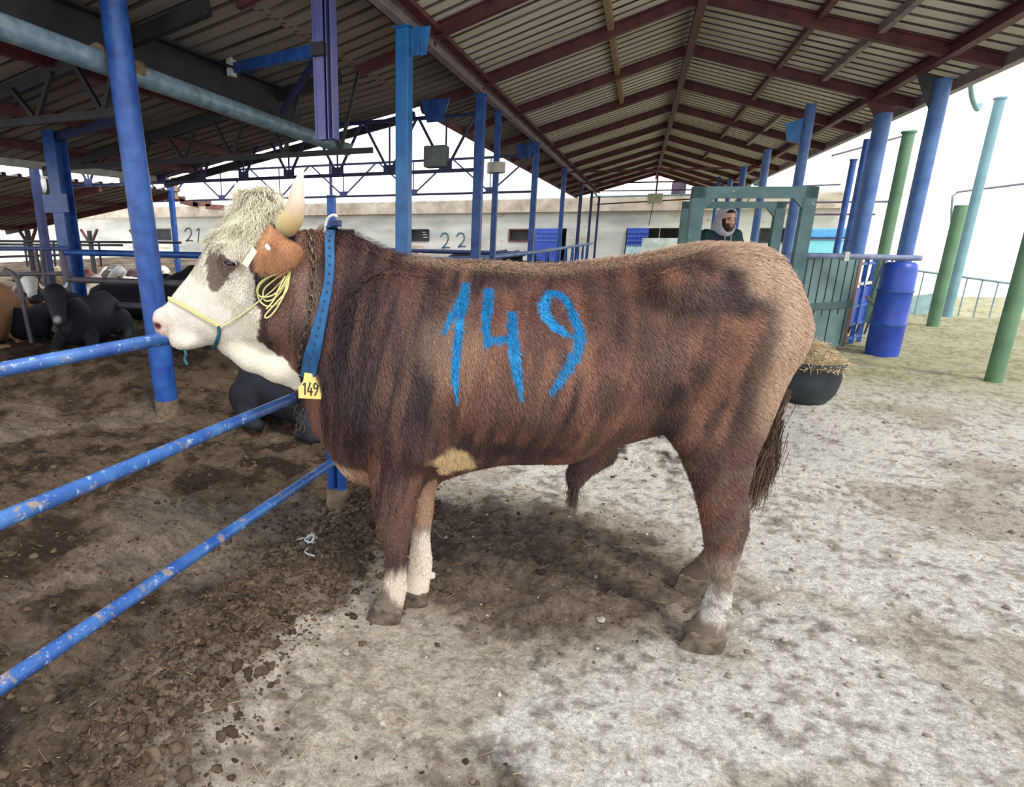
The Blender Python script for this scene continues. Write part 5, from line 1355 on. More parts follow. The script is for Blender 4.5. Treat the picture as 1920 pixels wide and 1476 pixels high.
for (u, v, sgn) in [(433, 494, 1)]:
    p = hit(u, v)
    if p is not None:
        nn = (Vector((0, 0, CAM_H)) - p).normalized()
        v_, f_ = uv_ball(p - nn * .010, (.019, .019, .017)); mesh_obj('eye', v_, f_, EYE, BULLT)
        rgt = Vector((math.cos(YAW), math.sin(YAW), 0)); upv = Vector((0, 0, 1))
        for sg in (1, -1):
            pts = [p - nn * .002 + rgt * (.026 * math.cos(a)) + upv * (sg * .013 * math.sin(a) - .003 * math.cos(a)) + nn * (.007 * math.sin(a)) for a in np.linspace(0, math.pi, 9)]
            mb = MB(); mb.tube(pts, .0032, 8); mb.build('eyelid', LID, BULLT, shade=True)

# ---- hooves: two claws each
HOOF = mat('muddy_hoof', s2l((112, 98, 80)), s2l((62, 52, 44)), scale=30, rough=0.7, bump=0.4, bscale=90)
def hoof(toe, heel, top, w, half, parent):
    """toe, heel on the ground line and coronet as pixels; w the leg plane"""
    for sg in (1, -1):
        ww = w + sg * half * .50
        ts, _ = bp(*toe, w); hs_, _ = bp(*heel, w); cs1, cz1 = bp(*top[0], w); cs2, cz2 = bp(*top[1], w)
        vs = []; n = 20; LV = 7
        for lv in range(LV):
            t = lv / (LV - 1); sh_ = math.sin(t * math.pi / 2) ** 1.2
            fs_ = ts + (cs1 - ts) * t - .006 * math.sin(t * math.pi); bs_ = hs_ + (cs2 - hs_) * t; zf = cz1 * t; zb = cz2 * t
            ca = (fs_ + bs_) / 2; ra = abs(fs_ - bs_) / 2; rb = half * (.50 - .05 * t - (.05 if lv == 0 else 0))
            for k in range(n):
                a = 2 * math.pi * k / n; x = math.cos(a); y = math.sin(a)
                px_ = ca + ra * x; py_ = ww + rb * y * (1 - .35 * max(0, x) ** 2) - sg * .006 * max(0, x)
                zz = (zf + zb) / 2 + (zf - zb) / 2 * x
                vs.append((px_, py_, max(zz, -.006) + .004 * math.sin(5 * a + w * 40) * t))
        vs.append(((ts + hs_) / 2, ww, -.006)); vs.append(((cs1 + cs2) / 2, ww, (cz1 + cz2) / 2 + .012))
        V_ = loc2w(np.array(vs)); fs2 = []
        for lv in range(LV - 1):
            for k in range(n):
                k2 = (k + 1) % n; fs2.append((lv * n + k, lv * n + k2, (lv + 1) * n + k2, (lv + 1) * n + k))
        for k in range(n): k2 = (k + 1) % n; fs2.append((LV * n, k2, k)); fs2.append((LV * n + 1, (LV - 1) * n + k, (LV - 1) * n + k2))
        mb = MB(); mb.add([tuple(q) for q in V_], fs2); mb.build('hoof', HOOF, parent, shade=True)
hoof((1266, 1210), (1350, 1210), ((1284, 1176), (1358, 1186)), HIND_W, .060, BULLT)
hoof((1252, 1102), (1330, 1102), ((1270, 1074), (1338, 1082)), HINDF_W, .054, BULLT)
hoof((687, 1160), (752, 1160), ((700, 1130), (757, 1138)), FORE_W, .056, BULLT)
hoof((742, 1126), (802, 1126), ((750, 1100), (805, 1108)), FOREF_W, .050, BULLT)

# ---- tail
tl = [(1462, 500, -.02), (1474, 560, -.03), (1472, 650, -.04), (1458, 720, -.05), (1446, 780, -.04), (1440, 840, -.03), (1434, 880, -.02)]
TAILM = mat('tail_hide', s2l((116, 84, 70)), s2l((70, 50, 46)), scale=20, rough=.8, bump=.4)
TAIL = MB().tube(catmull([W3(*p) for p in tl], 5), list(np.interp(range(31), range(31), np.linspace(.034, .018, 31))), 12).build('tail', TAILM, BULLT, shade=True)
nt_ = 1500; tq = RNG.random(nt_)
tp = np.array([P3(*p) for p in tl]); kk = 3 + tq * 3; i_ = kk.astype(int).clip(0, 5); fr_ = (kk - i_)[:, None]
rt = tp[i_] * (1 - fr_) + tp[i_ + 1] * fr_ + RNG.normal(0, .012, (nt_, 3)) * [1, 1.4, .5]
nm = RNG.normal(0, 1, (nt_, 3)) * [1, 1, .2]; nm /= np.linalg.norm(nm, axis=1, keepdims=True)
clump = np.floor(tq * 40)[:, None]
dr = np.concatenate([.14 + .12 * np.sin(clump * 7.1), .1 * np.sin(clump * 3.3), -np.ones((nt_, 1))], 1)
rt = rt + np.concatenate([.022 * np.sin(clump * 5.3), .022 * np.cos(clump * 9.1), 0 * clump], 1)
strands('tail_switch', rt, nm, dr, .10 + .10 * RNG.random(nt_), np.full(nt_, .0035), np.clip(srgb(106, 84, 68) * (1 + RNG.normal(0, .25, (nt_, 1))) * (.7 + .4 * np.sin(clump * 2.7) ** 2), .01, 1), FUR, BULLT, nseg=5, curl=.008, freq=6, lift=.08, grav=.0)
# tuft on the sheath
nt_ = 250; rt = np.tile(np.array(P3(1077, 910, 0)), (nt_, 1)) + RNG.normal(0, .010, (nt_, 3)); nm = RNG.normal(0, 1, (nt_, 3)); nm /= np.linalg.norm(nm, axis=1, keepdims=True)
strands('sheath_tuft', rt, nm, np.tile([.0, 0, -1.0], (nt_, 1)) + RNG.normal(0, .12, (nt_, 3)), .05 + .04 * RNG.random(nt_), np.full(nt_, .0028), np.clip(srgb(74, 56, 46) * (1 + RNG.normal(0, .2, (nt_, 1))), .01, 1), FUR, BULLT, nseg=4, curl=.004)
# ================================================================== COLLAR, CHAIN, HALTER, TAGS
def surf(pts, off): 
    out = []
    for u, v in pts:
        p = hit(u, v, off)
        if p is None: p = out[-1] if out else W3(u, v, .15)
        out.append(p)
    return out
COLB = mat('blue_webbing', s2l((12, 88, 132)), s2l((8, 66, 108)), scale=30, rough=.55, bump=.2, bscale=260)
def strap(name, left, right, m, parent, off=.012, th=.006, n=24):
    Lc = catmull([(u, v, 0) for u, v in left], 8); Rc = catmull([(u, v, 0) for u, v in right], 8)
    vs = []; K = len(Lc)
    for a, b in zip(Lc, Rc):
        pl = hit(a.x, a.y, off); pr_ = hit(b.x, b.y, off)
        if pl is None and pr_ is None: pl = vs[-2]; pr_ = vs[-1]
        if pl is None: pl = pr_ + Vector((-.03, 0, 0))
        if pr_ is None: pr_ = pl + Vector((.03, 0, 0))
        vs.append(pl); vs.append(pr_)
    # smooth
    for _ in range(6):
        nv = list(vs)
        for i in range(2, len(vs) - 2): nv[i] = vs[i] * .5 + (vs[i - 2] + vs[i + 2]) * .25
        vs = nv
    nrm = []
    for i in range(K):
        j = min(i, K - 2); t = vs[2 * j + 2] - vs[2 * j]; s_ = vs[2 * i + 1] - vs[2 * i]; q = t.cross(s_).normalized()
        if q.dot(Vector((0, 0, CAM_H)) - vs[2 * i]) < 0: q = -q
        nrm.append(q)
    top = [v + nrm[i // 2] * th for i, v in enumerate(vs)]
    allv = vs + top; N0 = len(vs); fs = []
    for i in range(K - 1):
        a = 2 * i; fs += [(a, a + 1, a + 3, a + 2), (N0 + a, N0 + a + 2, N0 + a + 3, N0 + a + 1), (a, a + 2, N0 + a + 2, N0 + a), (a + 1, N0 + a + 1, N0 + a + 3, a + 3)]
    fs += [(0, N0, N0 + 1, 1), (N0 - 2, N0 - 1, 2 * N0 - 1, 2 * N0 - 2)]
    return MB().add(allv, fs).build(name, m, parent, shade=True), [(top[2 * i] + top[2 * i + 1]) * .5 for i in range(K)]
p = hit(605, 560, .01)
COLLAR = thing('neck_collar', 'wide blue webbing collar with dark holes round the bull neck', 'collar', tuple(p))
_, midl = strap('collar_strap', [(611, 438), (610, 460), (612, 500), (608, 545), (597, 590), (586, 630), (576, 665), (569, 702)], [(629, 438), (628, 460), (629, 500), (626, 545), (619, 590), (612, 630), (606, 665), (597, 704)], COLB, COLLAR)
HOLE = mat('collar_hole', s2l((16, 50, 90)), rough=.8)
for q in midl[4:-2:3]:
    dd_ = (Vector((0, 0, CAM_H)) - q).normalized(); v_, f_ = uv_ball(q + dd_ * .001, (.0035, .003, .005), 6); mesh_obj('hole', v_, f_, HOLE, COLLAR)
BK = Vector(midl[0])
MB().tube(catmull([BK + Vector((-.025, 0, -.01)), BK + Vector((-.012, 0, .035)), BK + Vector((.012, -.0, .05)), BK + Vector((.03, 0, .045))], 5), .0055, 8).build('wire_loop', WHITESTEEL, COLLAR, shade=True)
MB().box(BK + Vector((.018, .01, .022)), (.035, .03, .022)).build('buckle', BLUE_DARK, COLLAR, bevel=.003)
# far side of collar: the band continues round the neck
vs = []
for q_ in [Vector(m_) for m_ in midl[::3]] + [Vector(midl[-1])]:
    l_ = w2loc(np.array(q_)); o_ = Vector(loc2w(np.array([[l_[0], -1.2, l_[2]]]))[0]); h_ = None
    h_, n_, i_, d_ = BVH.ray_cast(o_, Vector(UN), 3)
    vs.append((h_ - Vector(UN) * .014) if h_ is not None else Vector(loc2w(np.array([[l_[0], -.05, l_[2]]]))[0]))
top_ = Vector(midl[0]) + Vector((0, 0, .012)); vs = [top_] + vs + [Vector(midl[-1])]
for _ in range(3): vs = [vs[0]] + [vs[i] * .5 + (vs[i - 1] + vs[i + 1]) * .25 for i in range(1, len(vs) - 1)] + [vs[-1]]
mb = MB()
for a_, b_ in zip(vs[:-1], vs[1:]):
    if (b_ - a_).length > .004: mb.bar(a_, b_, .006, .045, tuple(UF))
mb.build('collar_strap', COLB, COLLAR)
def link(c, t, n, L=.017, W=.010, r=.0028):
    t = t.normalized(); n = (n - t * n.dot(t)).normalized()
    P = []
    for k in range(14):
        a = 2 * math.pi * k / 14; x = math.cos(a); y = math.sin(a); P.append(c + t * (L * x * (1 if abs(x) < .7 else 1)) + n * (W * y))
    P.append(P[0]); P.append(P[1]); return MB().tube(P, r, 6, cap=False)
def chain(name, pts, label, m, parent=None, step=.026, L=.0175, W=.0095, r=.0030):
    P = catmull(pts, 16); d = [0]
    for a, b in zip(P[:-1], P[1:]): d.append(d[-1] + (b - a).length)
    T = parent or thing(name, label, 'chain', tuple(P[0])); k = 0; s_ = step / 2
    while s_ < d[-1]:
        i = max(j for j in range(len(d)) if d[j] <= s_); i = min(i, len(P) - 2); q = P[i].lerp(P[i + 1], (s_ - d[i]) / max(d[i + 1] - d[i], 1e-6)); t = (P[i + 1] - P[i])
        view = (Vector((0, 0, CAM_H)) - q).normalized(); side_ = t.cross(view).normalized()
        n_ = side_ if k % 2 == 0 else (view + side_ * .25)
        link(q, t, n_, L, W, r).build('link', m, T, shade=True); k += 1; s_ += step
    return T
CHM = newmat('chain_steel'); CHM[2].inputs['Base Color'].default_value = (*s2l((98, 84, 74)), 1); CHM[2].inputs['Metallic'].default_value = .7; CHM[2].inputs['Roughness'].default_value = .35; CHM = CHM[0]
cp = surf([(584, 436), (587, 470), (589, 505), (585, 545), (583, 580), (577, 615), (570, 650), (563, 685)], .012)
rp = at_x(552, 748, FX)
cp = cp + [cp[-1].lerp(rp, .55), rp + Vector((.035, -.02, .01))]
chain('neck_chain', cp, 'steel link chain hanging from the neck down to the rail', CHM)
for i, (pp, lb) in enumerate([([(552, 752), (554, 775), (559, 800), (550, 812)], 'short loose chain end hanging under the middle rail'), ([(583, 745), (586, 775), (590, 800), (585, 820)], 'longer loose chain end hanging below the yellow tag'), ([(570, 750), (568, 780), (567, 812)], 'thin chain end between the two thicker ones')]):
    chain('loose_chain', [at_x(u, v, FX + .01 + .02 * i) for u, v in pp], lb, CHM, step=.030, L=.020, W=.010, r=.0026)
T = thing('rail_ring', 'dark wire loop binding the chain to the middle rail', 'ring', tuple(rp))
d = Vector((0, 1, -.03)).normalized(); 
for k in (0, .03):
    c_ = at_x(551, 746, FX) + d * k; P = [c_ + Vector((math.cos(a), 0, math.sin(a))) * .031 for a in np.linspace(0, 2 * math.pi, 20)]
    MB().tube(P, .004, 6, cap=False).build('ring_turn', BLACKSTEEL, T, shade=True)
# yellow collar tag with number
YT = mat('yellow_tag_plastic', s2l((236, 208, 118)), s2l((226, 194, 112)), scale=20, rough=.5)
tagc = at_f(582, 727, 1.98)
base = Vector(midl[-1]); view = (Vector((0, 0, CAM_H)) - tagc).normalized()
ft = (base - Vector((0, 0, CAM_H))); ff = -base.x * math.sin(YAW) + base.y * math.cos(YAW)
TAGT = thing('collar_tag', 'yellow plastic tag numbered 149 at the lower end of the blue collar', 'tag', tuple(base))
fT = ff - .035
poly = [(571, 699), (598, 703), (597, 716), (604, 730), (602, 749), (560, 747), (559, 728), (568, 715)]
P = [at_f(u, v, fT) for u, v in poly]; nrm = (P[2] - P[0]).cross(P[4] - P[0]).normalized(); nrm = nrm if nrm.dot(view) > 0 else -nrm
MB().prism(P, tuple(nrm * -.004)).build('tag_plate', YT, TAGT, bevel=.001)
INK = mat('black_ink', s2l((58, 56, 48)), rough=.7)
for st in [[(568, 722), (572, 718), (572, 740)], [(582, 717), (577, 734), (587, 735)], [(584, 727), (583, 742)], [(595, 722), (591, 718), (588, 723), (590, 729), (595, 728), (596, 722), (595, 732), (590, 742)]]:
    Q_ = [at_f(u, v, fT) + nrm * .001 for u, v in st]; 
    mb = MB()
    for a, b in zip(Q_[:-1], Q_[1:]): mb.bar(a, b, .0055, .0012, tuple(nrm))
    mb.build('digit', INK, TAGT)
# halter rope
ROPE = mat('yellow_nylon_rope', s2l((222, 218, 150)), s2l((200, 194, 124)), scale=60, rough=.6, bump=.4, bscale=300)
HAL = thing('halter_rope', 'pale yellow rope halter over the nose tied in a coil behind the jaw', 'rope', tuple(hit(420, 600, .01)))
def rope_surf(px, r, off, m, parent, name='rope'):
    P = surf([tuple(p)[:2] for p in catmull([(a, b, 0) for a, b in px], 5)], off)
    for _ in range(3): P = [P[0]] + [P[i] * .5 + (P[i - 1] + P[i + 1]) * .25 for i in range(1, len(P) - 1)] + [P[-1]]
    return MB().tube(P, r, 8).build(name, m, parent, shade=True)
rope_surf([(316, 558), (335, 566), (360, 580), (385, 594), (412, 610)], .0042, .008, ROPE, HAL, 'nose_band')
rope_surf([(316, 561), (335, 570), (360, 584), (385, 598), (410, 612)], .0034, .008, ROPE, HAL, 'nose_band')
rope_surf([(414, 612), (438, 600), (462, 585), (484, 568), (510, 548), (535, 522)], .0030, .010, ROPE, HAL, 'cheek_rope')
for k, pts in enumerate([[(545, 510), (515, 515), (490, 530), (484, 555), (500, 575), (525, 570), (540, 545), (546, 512)], [(546, 508), (520, 522), (497, 545), (500, 566), (520, 560), (538, 535), (546, 512)],
            [(546, 512), (543, 545), (530, 560), (512, 578), (500, 592), (507, 594), (525, 575), (538, 550), (545, 515)], [(545, 514), (535, 540), (515, 556), (495, 560), (484, 548), (488, 528), (510, 516), (544, 508)], [(540, 520), (528, 545), (520, 562), (505, 580)]]):
    rope_surf(pts, .0030, .014 + .004 * k, ROPE, HAL, 'coil')
GT = mat('green_twine', s2l((30, 92, 100)), s2l((24, 70, 74)), scale=60, rough=.7)
rope_surf([(410, 610), (412, 625), (408, 640), (402, 655), (398, 664)], .006, .008, GT, HAL, 'green_knot')
rope_surf([(414, 614), (408, 632), (399, 652)], .005, .014, GT, HAL, 'green_knot')
p = at_f(346, 655, 2.0); o = MB().tube(catmull([p, p + Vector((.004, 0, -.02)), p + Vector((-.004, 0, -.035)), p + Vector((.006, 0, -.055))], 4), .005, 7).build('twine_end', GT, HAL, shade=True)
# ear tags
ET = mat('cream_ear_tag', s2l((226, 214, 186)), s2l((204, 190, 160)), scale=20, rough=.5)
q = et + Vector((0, -.012, 0))
fe_ = -q.x * math.sin(YAW) + q.y * math.cos(YAW) - .035
P = [at_f(u, v, fe_) for u, v in [(474, 462), (482, 472), (464, 502), (453, 494)]]
T = thing('ear_tag', 'cream ear tag hanging at the tip of the near ear', 'tag', tuple(P[0])); MB().prism(P, tuple((P[0] - Vector((0, 0, CAM_H))).normalized() * .004)).build('tag_plate', ET, T)
p = at_f(502, 464, fe_ + .012); T = thing('ear_button', 'small white oval button tag in the near ear', 'tag', tuple(p)); v_, f_ = uv_ball(p, (.014, .006, .008), 8, Matrix.Rotation(-.9, 3, Vector((.37, -.92, 0)))); mesh_obj('button', v_, f_, WHITESTEEL, T)

# white string on the berm
c = at_z(578, 1005, .05)
T = thing('string_scrap', 'tangled white string scrap on the mud near the rail post', 'string', tuple(c))
pts = []
for (u, v) in [(555, 1003), (566, 1000), (574, 997), (582, 992), (590, 1000), (588, 1012), (580, 1018), (576, 1008), (586, 1003), (592, 1014), (582, 1024), (572, 1034), (578, 1044), (590, 1052)]:
    q = at_z(u, v, .05); pts.append(Vector((q.x, q.y, gz(q.x, q.y) + .012)))
MB().tube(catmull(pts, 5), .0042, 6).build('string', WHITESTEEL, T, shade=True)
pts2 = [p + Vector((.012 * math.sin(i * 2.1), .01 * math.cos(i * 1.7), .006)) for i, p in enumerate(pts[2:11])]
MB().tube(catmull(pts2, 5), .0038, 6).build('string', WHITESTEEL, T, shade=True)

# ================================================================== OTHER CATTLE
CATTLE_M = vmat('cattle_hide', rough=.7, spec=.25, mottled=.12, mscale=25)
def make_cow(label, loc, rot, scale, pose, fcol, horns=False, head_turn=0.0, h=.022, group='cattle lying in the left yard', headdown=0.0):
    """local frame: +x forward, z up"""
    lying = pose == 'lying'; zc = .42 if lying else .95
    B = Body((-1.25, -.5, -.02), (1.35, .5, 1.65), h)
    rows = [(-.86, zc - .12, zc + .10, .10, .8, .8), (-.80, zc - .26, zc + .24, .22, .9, .7), (-.62, zc - .34, zc + .33, .27, .95, .6), (-.3, zc - .36, zc + .31, .31, .95, .5), (.1, zc - .36, zc + .30, .32, .9, .45), (.4, zc - .36, zc + .34, .27, .8, .4), (.6, zc - .28, zc + .36, .20, .6, .45), (.75, zc - .12, zc + .40, .14, .6, .5)]
    B.loft((0, 0, 0), (1, 0, 0), (0, 0, 1), (0, 1, 0), rows, k=.02)
    ct, st_ = math.cos(head_turn), math.sin(head_turn)
    hx0 = np.array([.72, 0, zc + .30]); hd = np.array([.95 + .10 * ct, .16 * st_, zc + .50 - headdown * .5])
    B.cone((.55, 0, zc + .16), hd, .20, .13, k=.08)
    fd = np.array([math.cos(.75 + headdown) * ct, math.cos(.75 + headdown) * st_, -math.sin(.75 + headdown)]); mz = hd + fd * .40
    B.ell(hd, (.14, .12, .12), k=.05); B.cone(hd, mz, .125, .075, k=.05); B.ell(mz, (.07, .075, .06), k=.03)
    sdv = np.array([-st_, ct, 0.0])
    for sg in (1, -1): B.cone(hd + sdv * sg * .10, hd + sdv * sg * .24 + np.array([0, 0, -.02]), .035, .03, k=.02)
    for sg in (1, -1):
        if lying:
            B.ell((-.55, sg * .27, .24), (.30, .12, .22), k=.06); B.chain([(-.45, sg * .34, .12), (-.12, sg * .40, .07), (-.38, sg * .42, .05)], [.09, .06, .045], k=.04)
            B.chain([(.45, sg * .20, .20), (.62, sg * .24, .07), (.38, sg * .26, .05)], [.10, .065, .045], k=.04)
        else:
            B.ell((-.6, sg * .15, .85), (.22, .12, .28), k=.06); B.chain([(-.55, sg * .16, .75), (-.70, sg * .16, .48), (-.66, sg * .16, .10)], [.12, .065, .05], k=.04)
            B.chain([(.48, sg * .14, .75), (.50, sg * .14, .42), (.50, sg * .14, .08)], [.10, .06, .05], k=.04)
            for xx in (-.63, .53): B.cone((xx, sg * .15, .05), (xx + .06, sg * .15, .03), .06, .055, k=.02)
    P, Q = B.mesh(); P = relax(P, Q, 1); c = fcol(P, hd, mz)
    R = np.array([[math.cos(rot), -math.sin(rot), 0], [math.sin(rot), math.cos(rot), 0], [0, 0, 1]])
    gzz = gz(loc[0], loc[1]) - .02
    def X(p): return (np.asarray(p) * scale) @ R.T + np.array([loc[0], loc[1], gzz])
    T = thing('cow', label, 'cow', (loc[0], loc[1], gzz), group)
    mesh_obj('body', X(P), Q, CATTLE_M, T, colors=np.clip(c, .004, .95))
    if horns:
        for sg in (1, -1):
            pts = [Vector(X(hd + sdv * sg * a + np.array([0, 0, b]))) for a, b in ((.08, .08), (.13, .10), (.155, .15))]; MB().tube(catmull(pts, 4), [.022, .021, .02, .018, .016, .014, .012, .009, .004][:9], 8).build('horn', HORN if False else WHITESTEEL, T, shade=True)
    return T
def c_black(P, hd, mz):
    c = np.tile(srgb(30, 32, 40), (len(P), 1)); d = np.linalg.norm(P - mz - [0.05, 0, 0.03], axis=1); f = (1 - smooth(.03, .06, d))[:, None]; return c + (srgb(130, 128, 132) - c) * f
def c_plain(a, b):
    def f(P, hd, mz):
        n_ = smooth(-.2, .5, fbm(P[:, 0] * 3, P[:, 1] * 3, P[:, 2] * 3, 81))[:, None]; return srgb(*a) + (srgb(*b) - srgb(*a)) * n_
    return f
def c_patch(a, b, face=True, thr=.1, sd=82):
    def f(P, hd, mz):
        n_ = smooth(thr, thr + .12, fbm(P[:, 0] * 2.2, P[:, 1] * 2.2, P[:, 2] * 2.2, sd))[:, None]; c = srgb(*a) + (srgb(*b) - srgb(*a)) * n_
        if face:
            t = (P - hd) @ (mz - hd) / np.dot(mz - hd, mz - hd); m = (t > .1) & (np.linalg.norm(P - (hd + mz) / 2, axis=1) < .30); c[m] = srgb(*b)
        return c
    return f
CAMDIR = lambda x, y: math.atan2(-y, -x)
def cow_at(u, v, label, pose, fcol, rel=0.0, scale=1.0, zref=.28, **k):
    p = at_z(u, v, zref); make_cow(label, (p.x, p.y), CAMDIR(p.x, p.y) + rel, scale, pose, fcol, **k)
cow_at(172, 640, 'black cow lying facing the camera left of the stout blue post', 'lying', c_black, rel=-.40, scale=.80, horns=True, head_turn=.45, headdown=.15)
cow_at(-42, 650, 'tan cow lying at the very left edge, turned away', 'lying', c_plain((186, 138, 98), (206, 176, 140)), rel=2.6, scale=.92, headdown=.9)
cow_at(42, 636, 'dark cow with pale muzzle lying behind the curved tube', 'lying', c_black, rel=.75, scale=.58, head_turn=.3, headdown=.3)
cow_at(58, 588, 'brown cow with white face behind the grey gate', 'lying', c_patch((72, 44, 40), (214, 214, 208), True, .35), rel=.05, scale=.82, h=.026)
cow_at(262, 592, 'long black cow lying behind the blue rail', 'lying', c_plain((32, 30, 36), (24, 22, 28)), rel=1.5, scale=.80, h=.026)
cow_at(128, 596, 'small tan faced calf behind the grey upright', 'lying', c_patch((96, 70, 56), (196, 176, 150), True, .2, 83), rel=-.1, scale=.5, h=.022)
cow_at(352, 572, 'black cow behind the bull nose', 'lying', c_plain((30, 32, 38), (38, 40, 46)), rel=-.4, scale=.85, h=.026, head_turn=.4)
for k, (u, f_, rl, a, b, lb) in enumerate([(60, 14.5, .2, (120, 74, 58), (206, 190, 168), 'brown and cream cow of the distant row, far left'), (172, 15.0, 3.3, (160, 78, 54), (230, 214, 195), 'red and cream cow of the distant row, right of the dark column'),
        (214, 17.5, .3, (200, 196, 188), (70, 50, 44), 'white cow with dark patches in the distant row'), (258, 15.2, 2.9, (66, 48, 44), (240, 236, 228), 'dark cow with white patches in the distant row'), (304, 17.8, .1, (150, 120, 96), (230, 214, 190), 'cream patched cow of the distant row beside the stout blue post'), (106, 17.6, 3.2, (186, 150, 104), (206, 180, 140), 'straw coloured cow of the distant row')]):
    p = at_f(u, 520, f_); make_cow(lb, (p.x, p.y), CAMDIR(p.x, p.y) + rl, .92, 'lying', c_patch(a, b, False, .05 + .05 * (k % 3), 84 + k), h=.032, headdown=.75, group='distant row of cattle')
cow_at(556, 795, 'black cow lying under the bull throat behind the middle rail', 'lying', c_plain((30, 32, 38), (40, 42, 48)), rel=.62, scale=.76, h=.02, headdown=.5, head_turn=.1, zref=0)
p = at_y(985, 480, 12.6); make_cow('black cow standing behind the feed fence above the bull back', (-3.7, 14.6), .35, .92, 'standing', c_plain((28, 30, 36), (36, 38, 44)), h=.026, group=None, headdown=.5)

# ================================================================== PERSON
PF = 7.5
px_, py_ = at_f(1352, 430, PF).x, at_f(1352, 430, PF).y
rotp = CAMDIR(px_, py_) + .60          # faces the camera's right
Rp = np.array([[math.cos(rotp), -math.sin(rotp), 0], [math.sin(rotp), math.cos(rotp), 0], [0, 0, 1]])
zg = gz(px_, py_)
SC = 1.0
def XP(p): return (np.asarray(p) * SC) @ Rp.T + np.array([px_, py_, zg])
PT = thing('person', 'bearded person in dark green jacket and pale grey hood behind the bull', 'person', (px_, py_, zg))
HZ = at_f(1357, 414, PF).z - zg         # eye height
B = Body((-.35, -.42, -.02), (.45, .42, HZ + .25), .008)
hc = np.array([.09, 0, HZ + .0])
B.ell(hc + [0, 0, .02], (.098, .078, .115), k=.01); B.ell(hc + [.035, 0, -.07], (.062, .058, .055), k=.04)      # skull, jaw
B.cone(hc + [.088, 0, .0], hc + [.112, 0, -.035], .010, .015, k=.015); B.ell(hc + [.10, 0, -.042], (.014, .018, .010), k=.01)   # nose
B.ell(hc + [.088, 0, -.068], (.014, .024, .008), k=.01); B.ell(hc + [.085, 0, -.105], (.022, .022, .018), k=.02)
for sg in (1, -1): B.ell(hc + [.082, sg * .032, .004], (.016, .018, .011), k=.006, op='cut'); B.ell(hc + [.085, sg * .033, .022], (.012, .022, .008), k=.012); B.ell(hc + [0, sg * .08, -.01], (.022, .010, .032), k=.01)
B.cone((0, 0, HZ - .25), hc + [-.01, 0, -.08], .065, .058, k=.03)
sh = HZ - .15
B.ell((0, 0, sh - .12), (.10, .17, .18), k=.05); B.ell((0, 0, sh - .38), (.10, .15, .2), k=.05)
for sg in (1, -1):
    B.chain([(0, sg * .20, sh - .02), (.06, sg * .26, sh - .28), (.26, sg * .12, sh - .30)], [.05, .042, .032], k=.03)
    hb_ = np.array([.31, sg * .09, sh - .29]); B.ell(hb_, (.045, .022, .035), k=.02)
    for q in range(4): B.chain([hb_ + [.03, 0, .024 - .016 * q], hb_ + [.068 - .004 * abs(q - 1), -sg * .012, .022 - .016 * q], hb_ + [.080 - .006 * abs(q - 1), -sg * .034, .018 - .016 * q]], [.0095, .0085, .007], k=.004)
    B.chain([hb_ + [-.01, -sg * .01, .030], hb_ + [.022, -sg * .030, .046], hb_ + [.045, -sg * .042, .044]], [.011, .010, .008], k=.008)
    B.chain([(0, sg * .09, sh - .55), (.01, sg * .10, .48), (-.01, sg * .11, .08)], [.085, .06, .04], k=.03)
P, Q = B.mesh(); P = relax(P, Q, 1)
c = np.tile(srgb(226, 180, 158), (len(P), 1)); q = P - hc
beard = (q[:, 2] < -.035 - .25 * np.maximum(.055 - q[:, 0], 0) * 0) & (q[:, 2] > -.14) & (q[:, 0] > -.02) & ~((np.abs(q[:, 1]) < .022) & (q[:, 2] > -.076) & (q[:, 2] < -.058) & (q[:, 0] > .08)) & ~((q[:, 2] > -.052) & (q[:, 0] > .09))
beard |= (np.abs(q[:, 1]) > .055) & (q[:, 2] < .02) & (q[:, 2] > -.14) & (q[:, 0] > 0)
c[beard] = srgb(66, 48, 42)
brow = (np.abs(q[:, 2] - .026) < .006) & (np.abs(np.abs(q[:, 1]) - .033) < .02) & (q[:, 0] > .06); c[brow] = srgb(50, 38, 34)
c[(q[:, 2] > .085)] = srgb(44, 34, 30)
lip = (np.abs(q[:, 2] + .068) < .007) & (np.abs(q[:, 1]) < .022) & (q[:, 0] > .08); c[lip] = srgb(170, 104, 96)
PERS = vmat('skin', rough=.55, spec=.3)
mesh_obj('body', XP(P), Q, PERS, PT, colors=c)
for sg in (1, -1):
    v_, f_ = uv_ball((0, 0, 0), (.0105, .0105, .0105), 10); V_ = XP(np.array([tuple(v) for v in v_]) + hc + [.070, sg * .032, .004])
    dcol = np.array([srgb(236, 232, 226) if (np.array(v)[0] < .008) else srgb(36, 26, 22) for v in v_]); mesh_obj('eye', V_, f_, PERS, PT, colors=dcol)
def cloth(name, lo, hi, h_, fill, m, cut=None):
    B = Body(lo, hi, h_); fill(B)
    if cut: cut(B)
    P, Q = B.mesh(); P = relax(P, Q, 1); P = P + .002 * fbm(P[:, 0] * 30, P[:, 1] * 30, P[:, 2] * 30, 95)[:, None]
    return mesh_obj(name, XP(P), Q, m, PT)
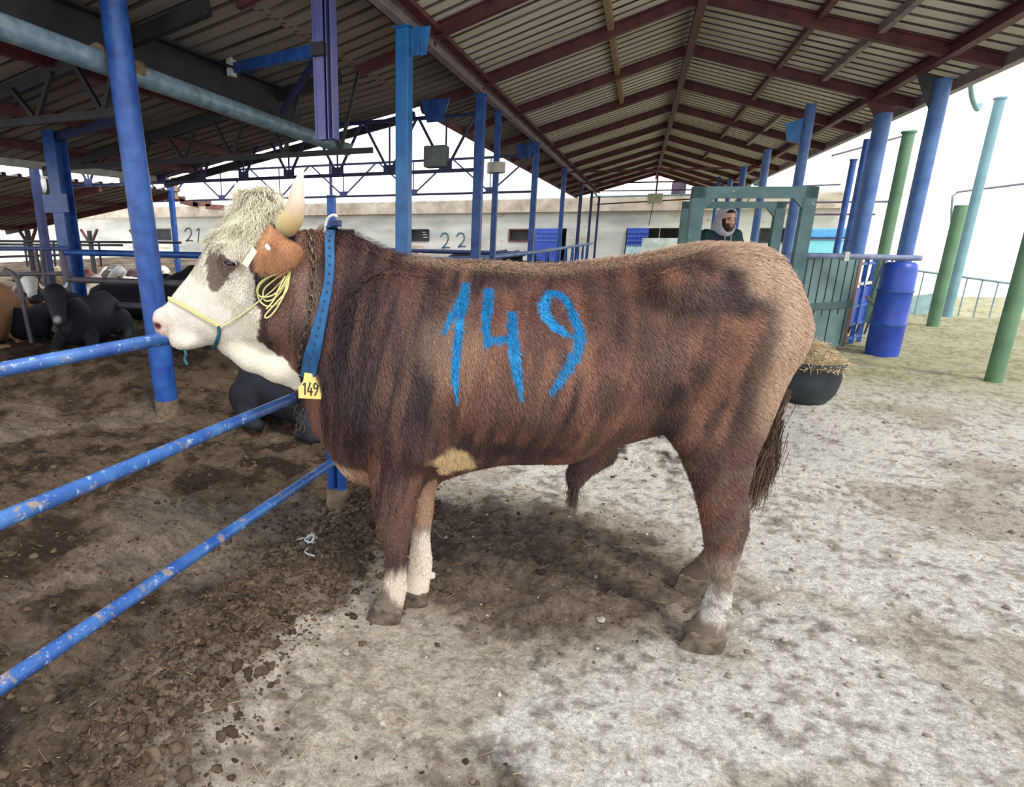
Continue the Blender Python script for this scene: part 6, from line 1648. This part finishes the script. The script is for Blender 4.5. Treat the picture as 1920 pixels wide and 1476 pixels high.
def fj(B):
    B.ell((0, 0, sh - .10), (.135, .205, .16), k=.05); B.ell((0, 0, sh - .34), (.135, .185, .22), k=.06); B.ell((0, 0, sh - .52), (.13, .18, .12), k=.05)
    for sg in (1, -1): B.chain([(0, sg * .19, sh - .03), (.06, sg * .275, sh - .28), (.24, sg * .13, sh - .305)], [.085, .070, .050], k=.04)
    B.cone((0, 0, sh - .02), (0, 0, sh + .03), .10, .085, k=.03)
cloth('jacket', (-.35, -.42, sh - .8), (.45, .42, sh + .2), .010, fj, mat('dark_green_jacket', s2l((20, 56, 58)), s2l((12, 34, 44)), scale=8, rough=.8, bump=.2, bscale=60))
def fh(B):
    B.ell(hc + [-.022, 0, .025], (.135, .112, .150), k=.03); B.cone(hc + [-.03, 0, -.09], (0, 0, sh + .02), .115, .125, k=.05); B.ell(hc + [-.12, 0, -.06], (.06, .08, .10), k=.05)
def fhc(B):
    B.ell(hc + [.095, 0, -.005], (.125, .100, .136), k=.012, op='cut'); B.ell(hc + [.03, 0, 0.0], (.104, .088, .128), k=.01, op='cut'); B.cone(hc + [.10, 0, -.06], hc + [.09, 0, -.20], .045, .03, k=.02, op='cut')
cloth('hood', (-.3, -.25, sh - .2), (.3, .25, HZ + .25), .008, fh, mat('pale_grey_hood', s2l((200, 198, 208)), s2l((172, 170, 184)), scale=14, rough=.9, bump=.2), fhc)
for sg in (1, -1): MB().tube([tuple(XP([.135, sg * .035, sh + .02])), tuple(XP([.155, sg * .04, sh - .06])), tuple(XP([.155, sg * .038, sh - .14]))], .005, 8).build('drawstring', WHITESTEEL, PT)
def ft(B):
    B.ell((0, 0, sh - .58), (.12, .165, .12), k=.04)
    for sg in (1, -1): B.chain([(0, sg * .09, sh - .58), (.015, sg * .10, .48), (-.01, sg * .11, .10)], [.105, .082, .07], k=.03)
cloth('trousers', (-.3, -.3, -.02), (.3, .3, sh - .4), .012, ft, mat('dark_trousers', s2l((40, 44, 56)), s2l((28, 30, 40)), rough=.85))
for sg in (1, -1):
    B = Body((-.15, sg * .11 - .12, -.03), (.28, sg * .11 + .12, .26), .01); B.chain([(-.02, sg * .11, .16), (-.02, sg * .11, .05), (.14, sg * .12, .035)], [.06, .055, .045], k=.03); P, Q = B.mesh(); mesh_obj('boot', XP(P), Q, mat('rubber_boot', s2l((34, 34, 36)), rough=.5) if sg == 1 else bpy.data.materials['rubber_boot'], PT)
